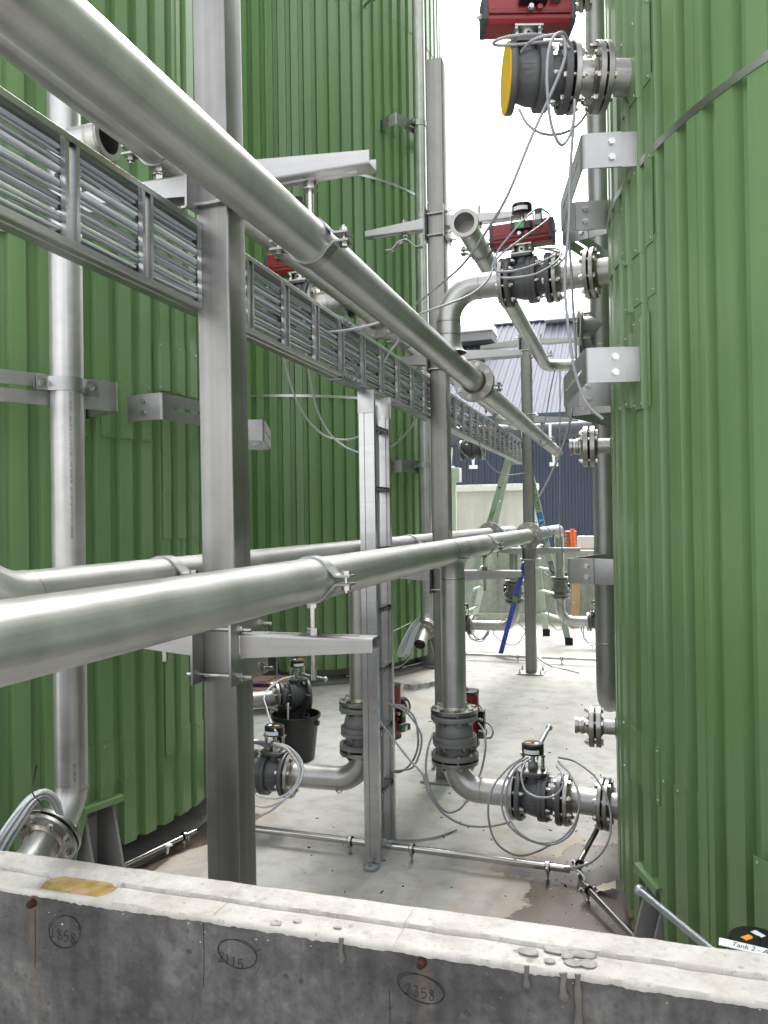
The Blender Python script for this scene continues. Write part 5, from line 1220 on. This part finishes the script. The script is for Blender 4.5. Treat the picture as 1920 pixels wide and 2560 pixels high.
# sagging cables below the ladder
cable(pp([(708, 858, 3.0), (712, 900, 3.1), (735, 985, 3.3), (770, 1050, 3.5), (810, 1088, 3.6), (850, 1099, 3.6), (885, 1096, 3.5), (905, 1086, 3.4)]), 'greenish cable sagging below the ladder, deeper of the crossing two', 0.0046, 'cable_light')
cable(pp([(765, 886, 3.0), (778, 960, 3.2), (795, 1030, 3.4), (825, 1084, 3.5), (860, 1115, 3.5), (900, 1133, 3.4)]), 'greenish cable hanging below the ladder, crossing the sagging one', 0.0046, 'cable_light')
cable(pp([(1046, 1022, 4.4), (1030, 1065, 4.6), (1000, 1100, 4.7), (965, 1128, 4.8)]), 'thin cable hanging from the ladder in front of the tall tank', 0.005, 'cable_grey')
cable(pp([(1135, 1075, 5.6), (1140, 1105, 5.7), (1155, 1130, 5.8), (1172, 1146, 5.9)]), 'thin loose cable end dangling below the ladder by the middle post', 0.005)
cable(pp([(1193, 1085, 5.8), (1205, 1130, 6.0), (1230, 1170, 6.2), (1265, 1187, 6.4), (1309, 1183, 7.0)]), 'thin cable drooping from the ladder towards the short post', 0.005)
cable(pp([(1388, 920, 7.0), (1375, 980, 7.0), (1365, 1040, 7.0), (1350, 1110, 7.0)]), 'fine cable hanging in front of the ribbed shed roof', 0.0055)
cable(pp([(1400, 910, 7.0), (1400, 1010, 7.0), (1399, 1200, 7.0), (1400, 1330, 7.2), (1406, 1380, 7.3), (1404, 1420, 7.4), (1375, 1440, 7.5), (1360, 1430, 7.6)]), 'fine cable hanging straight past the pipe ends into a small loop', 0.0055)
def loops(c, ax, ay, rx, ry, n, label, r=0.0042, drift=(0, 0, 0), seed=0, mat='cable_grey', tail=None):
    c, ax, ay, dr = V(c), V(ax), V(ay), V(drift); P = []; m = 10*n
    for k in range(m+1):
        t = 2*PI*k/10; f = k/m; q = 1+0.10*noise.noise((k*0.23, seed, 0))
        P.append(c+ax*(rx*q*math.cos(t))+ay*(ry*q*math.sin(t))+dr*f+V((0, 0.012*noise.noise((k*0.4, seed, 4)), 0)))
    if tail: P += [V(q) for q in tail]
    return cable(P, label, r, mat, k=4)
rx_ = (0.96, 0.28, 0)
cable(pp([(1305, 1895, 3.2), (1270, 1920, 3.15), (1232, 1970, 3.12), (1220, 2035, 3.1), (1240, 2105, 3.15), (1290, 2138, 3.25), (1340, 2130, 3.3), (1376, 2112, 3.35)]), 'outermost big cable loop reaching the slab left of the floor valve', 0.0044)
cable(pp([(1320, 1893, 3.25), (1285, 1915, 3.2), (1258, 1965, 3.16), (1255, 2020, 3.12), (1278, 2070, 3.1), (1330, 2103, 3.1), (1385, 2110, 3.1), (1430, 2080, 3.1), (1448, 2020, 3.12), (1440, 1965, 3.2), (1418, 1925, 3.25), (1395, 1903, 3.3)]), 'round cable loop hung on the floor valve', 0.0044)
cable(pp([(1325, 1897, 3.28), (1292, 1920, 3.22), (1268, 1968, 3.16), (1266, 2025, 3.13), (1295, 2078, 3.08), (1345, 2105, 3.06), (1400, 2098, 3.06), (1440, 2050, 3.08), (1447, 1985, 3.12), (1425, 1935, 3.22), (1400, 1910, 3.28)]), 'second round cable loop hung on the floor valve, slightly smaller', 0.0044)
cable(pp([(1313, 1905, 3.2), (1303, 1935, 3.14), (1313, 1975, 3.1), (1345, 1993, 3.06), (1385, 1990, 3.06), (1408, 1962, 3.08), (1405, 1935, 3.12), (1392, 1915, 3.2)]), 'smallest cable loop round the stem of the floor valve', 0.0044)
cable(pp([(1395, 1893, 3.3), (1440, 1905, 3.3), (1490, 1945, 3.2), (1522, 2010, 3.1), (1527, 2070, 3.05), (1512, 2120, 3.0), (1478, 2155, 3.0), (1440, 2168, 3.05), (1412, 2170, 3.1)]), 'cable arching right of the floor valve to the end of the floor conduit', 0.0048)
# floor cables near the tray
cable(pp([(935, 1775, 3.3), (955, 1810, 3.3), (985, 1850, 3.3), (1020, 1895, 3.25), (1055, 1935, 3.2), (1075, 1990, 3.2), (1110, 2035, 3.25), (1160, 2062, 3.3), (1220, 2066, 3.35), (1278, 2055, 3.4)]), 'cable dipping from the vertical tray to the floor valve', 0.0048)
cable(pp([(1085, 1830, 3.45), (1070, 1870, 3.42), (1065, 1930, 3.4), (1085, 1995, 3.4), (1115, 2030, 3.45), (1145, 2025, 3.5), (1165, 2005, 3.6), (1170, 1990, 3.7)]), 'cable curving beneath the upright grey valve', 0.0048)
cable(pp([(1194, 1805, 3.75), (1210, 1830, 3.6), (1214, 1870, 3.55), (1205, 1920, 3.6), (1197, 1945, 3.7)]), 'cable hanging along the right side of the upright grey valve', 0.0048)
cable(pp([(1198, 1800, 3.8), (1225, 1812, 3.75), (1233, 1830, 3.7), (1225, 1845, 3.72), (1205, 1842, 3.8)]), 'short cable loop from the actuator of the upright grey valve', 0.0048)
cable(pp([(970, 1760, 3.45), (1010, 1768, 3.4), (1038, 1800, 3.4), (1045, 1860, 3.45), (1030, 1905, 3.5), (1000, 1930, 3.55), (975, 1925, 3.6)]), 'wide cable loop standing out from the actuator beside the tray', 0.0048)
cable(pp([(972, 1762, 3.48), (1015, 1780, 3.42), (1050, 1830, 3.4), (1052, 1870, 3.42), (1035, 1915, 3.46), (1010, 1925, 3.5), (980, 1928, 3.55)]), 'second wide cable loop beside the tray, a little larger', 0.0048)
cable([(-1.09, 3.46, 0.012), (-0.98, 3.50, 0.008), (-0.90, 3.56, 0.008), (-0.83, 3.66, 0.008)], 'short loose cable lying on the slab right of the tray', 0.0052)
# coil on the left floor valve
cable(pp([(690, 1862, 3.35), (715, 1870, 3.3), (742, 1905, 3.25), (748, 1940, 3.22), (730, 1975, 3.2), (695, 1995, 3.2), (655, 1992, 3.25), (640, 1985, 3.3)]), 'pale cable loop round the floor valve by the tall post', 0.0048, 'cable_light')
cable(pp([(685, 1858, 3.36), (722, 1868, 3.3), (755, 1905, 3.25), (752, 1950, 3.2), (722, 1990, 3.18), (690, 2010, 3.2), (660, 2018, 3.3), (640, 2014, 3.35)]), 'second pale cable loop round the floor valve by the tall post', 0.0048, 'cable_light')
cable(pp([(700, 1864, 3.34), (735, 1882, 3.3), (752, 1920, 3.25), (745, 1955, 3.22), (715, 1995, 3.25), (680, 2025, 3.35), (648, 2042, 3.5), (630, 2055, 3.6)]), 'pale cable straying from the left floor valve to the slab', 0.0048, 'cable_light')
cable(pp([(735, 1690, 5.0), (700, 1700, 4.9), (672, 1722, 4.75), (660, 1745, 4.6), (665, 1765, 4.5), (675, 1800, 4.1), (690, 1830, 3.7)]), 'thin cable linking the two hand valves past the bucket rim', 0.005, 'cable_light')
# hank on the printed standpipe
hk = thing('cable_hank', 'thick hank of pale cable hung over the flange of the printed standpipe', 'cable hank', tuple(f1), 'hanks of cable on the standpipe flanges')
HP = [(150, 2035, 2.50), (138, 2003, 2.44), (112, 1984, 2.36), (78, 2003, 2.28), (42, 2050, 2.22), (8, 2102, 2.18), (-24, 2165, 2.16), (-50, 2240, 2.16)]
for k in range(26):
    rr_ = math.sqrt(random.random()); aa_ = random.random()*2*PI; u_, v_ = rr_*math.cos(aa_), rr_*math.sin(aa_); px = []
    for i_, (a_, b_, z_) in enumerate(HP):
        w_ = (9, 10, 11, 13, 17, 20, 21, 21)[i_]; nx_, ny_ = ((0.9, 0.3), (0.7, -0.7), (0.1, -1), (-0.65, -0.75), (-0.8, -0.6), (-0.85, -0.53), (-0.9, -0.4), (-0.93, -0.35))[i_]
        q_ = u_+0.22*noise.noise((k*1.7, i_*0.9, 0)); px.append((a_+nx_*w_*q_, b_+ny_*w_*q_, z_+0.035*v_))
    obj('cable_turn', MB().tube(catmull(pp(px), 5), 0.0040, 7), 'cable_light' if k % 2 else 'cable_grey', hk, 70)
mb = MB().tube(catmull(pp([(92, 1912, 2.26), (84, 1950, 2.25), (82, 1983, 2.22), (94, 1998, 2.19), (106, 2018, 2.22), (104, 2026, 2.26)]), 5), 0.0022, 6); obj('hank_tie', mb, 'black_plastic', hk)
hk2 = thing('cable_hank', 'blue grey hank of cable hung over the flange of the tall tank standpipe', 'cable hank', tuple(f2), 'hanks of cable on the standpipe flanges')
for k in range(16):
    w_ = (k-7.5)/7.5; n_ = lambda s_: noise.noise((k*1.7, s_, 2))
    px = [(1046+4*w_, 1548+4*n_(1), 6.72), (1030+6*w_, 1568, 6.70), (1016+9*w_, 1600+6*n_(2), 6.66), (1006+11*w_, 1630+5*n_(3), 6.63), (1010+10*w_, 1642+6*n_(4), 6.62), (1022+6*w_, 1625, 6.62), (1032+6*w_, 1592, 6.66), (1050+3*w_, 1556, 6.70)]
    obj('cable_turn', MB().tube(catmull(pp(px), 4), 0.004, 6), 'cable_blue_grey' if k % 2 else 'cable_light', hk2, 70)
cable(pp([(1030, 1630, 6.75), (1020, 1650, 6.8), (1000, 1665, 6.9), (972, 1671, 7.0)]), 'cable tail trailing on the slab from the far hank', 0.005)
cable(pp([(1028, 1556, 6.9), (1000, 1570, 6.8), (970, 1584, 6.7)]), 'thin straight cable leading to the far hank', 0.0045, 'cable_light')
# far floor valve loops
for i, (px, py, z, rx, ry, lab) in enumerate([(1195, 1570, 8.75, 27, 32, 'cable coil round the far floor valve, first of two'), (1200, 1572, 8.7, 20, 26, 'cable coil round the far floor valve, tighter of two'), (1482, 1575, 8.9, 26, 36, 'cable coil on the far valve by the grey standpipe'), (1275, 1580, 8.3, 38, 30, 'wide thin cable loop standing behind the blue bar'), (1392, 1535, 8.7, 20, 40, 'cable loop left of the far upright valve'), (1432, 1540, 8.9, 12, 34, 'cable loop right of the far upright valve')]):
    P = [(px+rx*math.cos(2*PI*k/12)*(1+0.12*math.sin(k*1.9+i)), py+ry*math.sin(2*PI*k/12)*(1+0.1*math.cos(k*1.3+i)), z+0.02*(k % 3)) for k in range(27 if i in (0, 1, 2) else 13)]
    cable(pp(P), lab, 0.0055, k=4)
cable([(-1.0, 7.62, 0.6), (-0.98, 7.70, 0.4), (-0.95, 7.80, 0.15), (-0.80, 7.9, 0.01), (-0.62, 7.75, 0.008), (-0.5, 7.62, 0.008)], 'cable falling behind the short post onto the slab', 0.005)
cable([(-1.42, 8.3, 0.008), (-1.25, 8.18, 0.008), (-1.05, 8.14, 0.01), (-0.95, 8.2, 0.008)], 'cable lying on the slab beside the blue bar', 0.005)
cable([(-0.42, 8.6, 0.2), (-0.40, 8.4, 0.06), (-0.32, 8.2, 0.012), (-0.1, 8.0, 0.008)], 'cable trailing from the far valve by the grey standpipe', 0.005)

# ---------------------------------------------------------- floor conduits
def conduit(P, label, clamps, r=0.0155, z=0.062, bend=None, ear=True):
    P = [V(p) for p in P]; t = thing('floor_conduit', label, 'conduit', tuple(P[0]), 'polished conduit tubes clamped along the slab')
    Q = fillet(P, bend, 8) if bend else P
    obj('tube', MB().tube(Q, r, 20, False), 'polished_tube', t)
    obj('tube_bore', MB().lathe(Q[0], (Q[1]-Q[0]), [(0, r), (0, r-0.002), (0.08, r-0.002), (0.08, 0)], 16, False), 'black_rubber', t)
    obj('tube_bore', MB().lathe(Q[-1], (Q[-2]-Q[-1]), [(0, r), (0, r-0.002), (0.08, r-0.002), (0.08, 0)], 16, False), 'black_rubber', t)
    for (p, d) in clamps:
        p, d = V(p), V(d).normalized(); sd_ = d.cross(V((0, 0, 1))).normalized(); cp = None
        cp = obj('clamp', MB().lathe(p-d*0.010, d, [(0, r+0.001), (0, r+0.006), (0.02, r+0.006), (0.02, r+0.001)], 20, False), 'black_rubber', t)
        obj('clamp_band', MB().lathe(p-d*0.007, d, [(0, r+0.0062), (0, r+0.0078), (0.014, r+0.0078), (0.014, r+0.0062)], 20, False), 'bolt_steel', cp)
        e = MB()
        for s in (-1, 1):
            e.box(p+sd_*(s*(r+0.016)), 0.020, 0.016, 0.004, sd_, d); e.hexn(p+sd_*(s*(r+0.018))+V((0, 0, 0.002)), UPv, 0.006, 0.006); e.rod(p+sd_*(s*(r+0.018))-V((0, 0, 0.012)), p+sd_*(s*(r+0.018))+V((0, 0, 0.004)), 0.003)
        obj('clamp_ears', e, 'bolt_steel', cp)
        mb = MB(); mb.rod((p.x, p.y, 0.0), (p.x, p.y, p.z-r), 0.005, 8); mb.hexn((p.x, p.y, 0.001), UPv, 0.009, 0.010); mb.hexn((p.x, p.y, p.z-r-0.018), UPv, 0.0085, 0.010); obj('clamp_foot', mb, 'bolt_steel', cp)
    return t
X1 = (1, 0, 0)
c1 = conduit([(-1.90, 3.285, 0.062), (-1.145, 3.275, 0.062)], 'polished conduit tube on the slab left of the vertical tray', [((-1.235, 3.276, 0.062), X1), ((-1.82, 3.284, 0.062), X1)])
c2 = conduit([(-1.035, 3.275, 0.062), (-0.265, 3.262, 0.062)], 'polished conduit tube on the slab right of the vertical tray', [((-0.945, 3.273, 0.062), X1), ((-0.355, 3.264, 0.062), X1)])
c3 = conduit([(-0.205, 3.16, 0.055), (-0.075, 2.93, 0.05), (0.10, 2.62, 0.05)], 'thin conduit tube slanting past the foot of the right tank', [((-0.185, 3.125, 0.053), (0.5, -0.87, 0))], 0.011)
c4 = conduit([(-0.235, 3.33, 0.055), (-0.215, 3.45, 0.06), (-0.14, 3.57, 0.17)], 'bent conduit tube rising towards the floor nozzle of the right tank', [((-0.23, 3.345, 0.055), (0.1, 1, 0))], 0.011, bend=0.12)
c5 = conduit([(-1.985, 3.20, 0.055), (-2.09, 2.82, 0.05), (-2.22, 2.50, 0.05)], 'thin conduit tube slanting past the foot of the near left tank', [((-2.005, 3.13, 0.055), (0.27, 0.96, 0))], 0.0115)
c6 = conduit([(-2.02, 8.10, 0.062), (-1.02, 8.07, 0.062)], 'far conduit tube on the slab left of the short post', [((-1.80, 8.093, 0.062), X1), ((-1.15, 8.074, 0.062), X1)])
c7 = conduit([(-0.90, 8.07, 0.062), (-0.02, 8.07, 0.062)], 'far conduit tube on the slab right of the short post', [((-0.70, 8.07, 0.062), X1)])
c8 = conduit([(-1.95, 7.72, 0.062), (-2.15, 7.28, 0.06), (-2.55, 6.70, 0.06)], 'far conduit tube curving round the tall tank', [((-2.18, 7.24, 0.06), (0.5, 0.86, 0))], 0.0135)
for i, (dx, dy) in enumerate(((0, 0), (0.006, 0.008), (-0.006, 0.012))):
    cable([(-0.275, 3.262+dy*0.3, 0.062+dx), (-0.235, 3.262+dy, 0.058), (-0.21, 3.225+dy, 0.056), (-0.20, 3.17, 0.055+dx)] if i < 2 else [(-0.275, 3.265, 0.066), (-0.24, 3.272, 0.063), (-0.232, 3.30, 0.058), (-0.234, 3.34, 0.056)], ['grey cable bridging the floor conduits by the damp patch, top one', 'grey cable bridging the floor conduits by the damp patch, lower one', 'grey cable turning into the bent conduit by the damp patch'][i], 0.0042)

# ---------------------------------------------------------- bucket with tools
bx, by = -2.055, 4.50
bk = thing('bucket', 'black plastic builders bucket standing on the slab beside the tall post', 'bucket', (bx, by, 0))
prof = [(0.0, 0.0), (0.0, 0.112), (0.004, 0.117), (0.262, 0.146), (0.264, 0.158), (0.278, 0.160), (0.284, 0.157), (0.284, 0.149), (0.012, 0.112), (0.010, 0.0)]
obj('shell', MB().lathe((bx, by, 0.002), UPv, prof, 40, False), 'black_plastic', bk)
mb = MB()
for s in (-1, 1): mb.lathe((bx+s*0.147, by, 0.235), (s, 0, 0), [(0, 0.018), (0.012, 0.016), (0.013, 0)], 12, False)
obj('handle_lug', mb, 'black_plastic', bk)
tl = obj('hammer_handle', MB().tube([(bx+0.0, by-0.02, 0.06), (bx+0.05, by+0.0, 0.30), (bx+0.085, by+0.01, 0.405)], [0.012, 0.017, 0.019], 12), 'black_rubber', None); setp(tl, 'black rubber tool handle sticking out of the bucket', 'tool')
tl = obj('white_rod', MB().tube([(bx-0.02, by-0.09, 0.05), (bx-0.005, by-0.10, 0.375)], [0.008, 0.006], 8), 'white_metal', None); setp(tl, 'thin white rod standing upright in the bucket', 'rod')
tl = thing('pipe_offcut', 'short steel tube offcut leaning inside the bucket', 'tube', (bx+0.1, by, 0.2)); p0 = V((bx+0.02, by+0.03, 0.08)); p1 = V((bx+0.09, by-0.035, 0.29)); dd = (p1-p0).normalized()
obj('tube', MB().tube([p0, p1], 0.019, 16, False), 'bolt_steel', tl); obj('tube_lip', MB().lathe(p1, -dd, [(0, 0.019), (0, 0.0165), (0.06, 0.0165), (0.06, 0)], 16, False), 'black_rubber', tl)
# ---------------------------------------------------------- pallet with strap
pa = thing('pallet', 'small wooden pallet lying on the slab behind the bucket, below the tall tank', 'pallet', (-2.95, 6.05, 0)); px_, py_ = V((0.97, 0.24, 0)), V((-0.24, 0.97, 0)); o = V((-3.02, 5.80, 0))
bm_ = None
for k in range(7):
    mb = MB().box(o+py_*(-0.36+0.12*k)+V((0, 0, 0.130)), 0.80, 0.098+0.006*noise.noise((k*1.3, 0, 0)), 0.018, px_, py_); obj('board', mb, 'wood', pa, bev=0.002)
for k in (-1, 0, 1):
    obj('bearer', MB().box(o+px_*(0.35*k)+V((0, 0, 0.072)), 0.09, 0.80, 0.095, px_, py_), 'wood', pa, bev=0.002)
    obj('bottom_board', MB().box(o+px_*(0.35*k)+V((0, 0, 0.012)), 0.098, 0.80, 0.018, px_, py_), 'wood', pa)
st = obj('lifting_strap', ribbon_mb([(-0.34, 0.006), (-0.2, 0.01), (0, 0.006), (0.12, 0.012), (0.19, 0.045), (0.215, 0.075), (0.20, 0.085), (0.16, 0.07), (0.08, 0.03), (-0.1, 0.016), (-0.3, 0.014)], 0.005, o+V((0.02, -0.02, 0.141)), V((0.97, 0.24, 0)), UPv, V((-0.24, 0.97, 0)), 0.06), 'purple_strap', None, 60); setp(st, 'purple lifting strap lying across the wooden pallet', 'strap')
# ---------------------------------------------------------- step ladder
la = thing('step_ladder', 'tall greenish step ladder standing open with marker lettering on its stiles', 'ladder', (-1.5, 9.9, 0))
T = V((-1.45, 9.75, 2.30)); FA_ = [V((-0.72, 9.30, 0)), V((-1.05, 9.95, 0))]; FB_ = [V((-2.18, 9.85, 0)), V((-2.12, 10.55, 0))]; TA = [V((-1.22, 9.50, 2.32)), V((-1.29, 9.88, 2.32))]; TB = [V((-1.42, 9.55, 2.30)), V((-1.47, 9.92, 2.30))]
def bar(a, b, w_, d_, side):
    a, b = V(a), V(b); z = (b-a).normalized(); s_ = V(side); s_ = (s_-z*s_.dot(z)).normalized(); return MB().box((a+b)/2, w_, d_, (b-a).length, s_, z.cross(s_), z)
stl = []
for A, B in ((FA_, TA), (FB_, TB)):
    for i in range(2):
        q = obj('stile', bar(A[i], B[i], 0.075, 0.028, X1), 'ladder_alu', la, bev=0.003); stl.append(q)
        obj('rubber_foot', MB().box(A[i]+V((0, 0, 0.035)), 0.09, 0.05, 0.10), 'black_rubber', q)
    for k in range(1, 8):
        f = k/8; a, b = A[0].lerp(B[0], f), A[1].lerp(B[1], f)
        obj('tread', bar(a, b, 0.07 if A is FA_ else 0.03, 0.025, X1), 'ladder_alu', la)
obj('top_cap', MB().box((-1.34, 9.72, 2.335), 0.30, 0.46, 0.03), 'ladder_alu', la, bev=0.004)
obj('hinge_plate', MB().box((-1.31, 9.50, 2.24), 0.20, 0.012, 0.16), 'plate_steel', la)
for f in (0.35, 0.62, 0.82):
    for A, B in ((FA_, TA), (FB_, TB)):
        p = A[0].lerp(B[0], f); obj('rivet_hole', MB().lathe(p+V((0, -0.016, 0)), (0, -1, 0), [(0, 0.013), (0.004, 0.013)], 12), 'black_rubber', la)
def stile_text(body, A, B, f, size, mat, flip):
    vs_, fs_ = text_geo(body, size); z = (B-A).normalized()*(-1 if flip else 1); y = V((0, -1, 0)); y = (y-z*y.dot(z)).normalized(); up = y.cross(z); p = A.lerp(B, f)+y*0.0175
    mb = MB().add([p+z*v[0]+up*v[1] for v in vs_], fs_); return obj('stile_lettering', mb, mat, la)
stile_text('BIGADIN', FA_[0], TA[0], 0.76, 0.085, 'ladder_green', True); stile_text('BIGADIN', FA_[0], TA[0], 0.36, 0.075, 'marker_ink', True); stile_text('BIGADIN', FB_[0], TB[0], 0.62, 0.085, 'ladder_green', False)
pz = FA_[0].lerp(TA[0], 0.60); zz_ = (TA[0]-FA_[0]).normalized(); mb = MB().box(pz+V((0, -0.0165, 0)), 0.070, 0.002, 0.36, zz_.cross(V((0, 1, 0)))*-1, V((0, 1, 0)), zz_); sb_ = obj('blue_sticker', mb, 'blue_label', la)
stile_text('BAILEY', FA_[0], TA[0], 0.60, 0.06, 'white_label', True)
# ---------------------------------------------------------- blue bar, loose clamps, scraps
bb = thing('blue_bar', 'long blue level bar leaning on the short post with its foot on the slab', 'bar', (-1.374, 8.35, 0)); A, B = V((-1.374, 8.35, 0.03)), V((-1.02, 7.76, 1.06))
obj('bar', bar(A, B, 0.05, 0.026, X1), 'blue_paint', bb, bev=0.002); dz_ = (B-A).normalized(); obj('end_cap', bar(A-dz_*0.03, A, 0.054, 0.03, X1), 'black_rubber', bb)
obj('vial_window', bar(A.lerp(B, 0.60), A.lerp(B, 0.655), 0.052, 0.028, X1), 'ladder_green', bb)
for i, (x, y) in enumerate(((-1.86, 6.58), (-1.70, 6.68))):
    mb = ribbon_mb([(-0.09, 0.0), (-0.05, 0.0)]+arc(0, 0, 0.045, PI, 0, 8)+[(0.05, 0), (0.09, 0)], 0.006, (x, y, 0.028), (0.9, 0.4, 0), (-0.4*(i*2-1), 0.9*(i*2-1), 0), UPv, 0.045); o_ = obj('loose_clamp_half', mb, 'plate_steel', None, 45); setp(o_, ['loose clamp half lying on the slab below the far hank, dark side up', 'loose clamp half lying on the slab, nearer the middle post'][i], 'pipe clamp')
sc = MB(); vs = []
for j in range(6):
    for i in range(7): vs.append((-0.155+0.012*i+0.004*noise.noise((i, j, 1)), 3.20+0.013*j+0.006*noise.noise((i, j, 2)), 0.012+0.012*noise.noise((i*0.7, j*0.7, 3))+0.004*i))
sc.add(vs, [(j*7+i, j*7+i+1, j*7+i+8, j*7+i+7) for j in range(5) for i in range(6)]); setp(obj('paper_scrap', sc, 'paper_scrap', None, 80), 'crumpled pale scrap lying by the base of the right tank', 'scrap')
ws = MB().rod((-2.01, 3.0, 0.03), (-1.995, 2.99, 0.075), 0.006); ws.lathe((-1.995, 2.99, 0.07), UPv, [(0, 0.017), (0.006, 0.015)], 10); setp(obj('anchor_plug', ws, 'white_metal', None), 'little white plug standing by the conduit at the near left tank', 'plug')
# litter and grit
mb = MB()
for k in range(150):
    x = random.uniform(-1.6, -0.1); y = random.uniform(1.6, 6.5); s_ = random.uniform(0.0015, 0.005); a_ = random.random()*PI
    if math.hypot(x-1.716, y-3.233) < 1.8: continue
    mb.box((x, y, s_*0.45+0.0006), s_*random.uniform(1, 5), s_, s_*0.8, (math.cos(a_), math.sin(a_), 0), (-math.sin(a_), math.cos(a_), 0))
for k in range(160):
    an = rad(random.uniform(150, 205)); rr = random.uniform(1.80, 2.12); s_ = random.uniform(0.001, 0.0035); mb.box((1.716+rr*math.cos(an), 3.233+rr*math.sin(an), s_*0.4+0.0005), s_*1.5, s_, s_)
setp(obj('grit', mb, 'black_rubber', None), 'dark grit and offcuts scattered on the concrete slab', 'debris', kind='stuff')
mb = MB()
for k in range(40):
    an = rad(random.uniform(160, 205)); rr = random.uniform(1.82, 2.1); s_ = random.uniform(0.002, 0.004); mb.box((1.716+rr*math.cos(an), 3.233+rr*math.sin(an), s_*0.4+0.0005), s_*2.5, s_, s_*0.6)
setp(obj('pale_chips', mb, 'white_block', None), 'pale chips scattered on the damp slab by the right tank', 'debris', kind='stuff')
# tag on the box of the corner valve
Mv = v6.matrix_basis; c_ = Mv @ V((0.098, 0, 0.195+0.050))
vs, fs = text_geo('Tank 2 - A', 0.017, 0.25)
dirx = V((0.97, -0.20, 0)).normalized(); upx = V((0.20, 0.97, 0))
tg_ = obj('tag_plate', MB().box(c_+V((-0.022, -0.050, -0.002)), 0.125, 0.020, 0.002, dirx, V((0.19, 0.92, 0.35)).normalized(), dirx.cross(V((0.19, 0.92, 0.35)).normalized())), 'white_label', v6)
tg_.matrix_parent_inverse = Mv.inverted()
uy = V((0.19, 0.92, 0.35)).normalized(); uz = dirx.cross(uy)
tx = obj('tag_writing', MB().add([c_+V((-0.022, -0.050, -0.002))+dirx*v[0]+uy*v[1]+uz*0.0016 for v in vs], fs), 'marker_ink', v6); tx.matrix_parent_inverse = Mv.inverted()
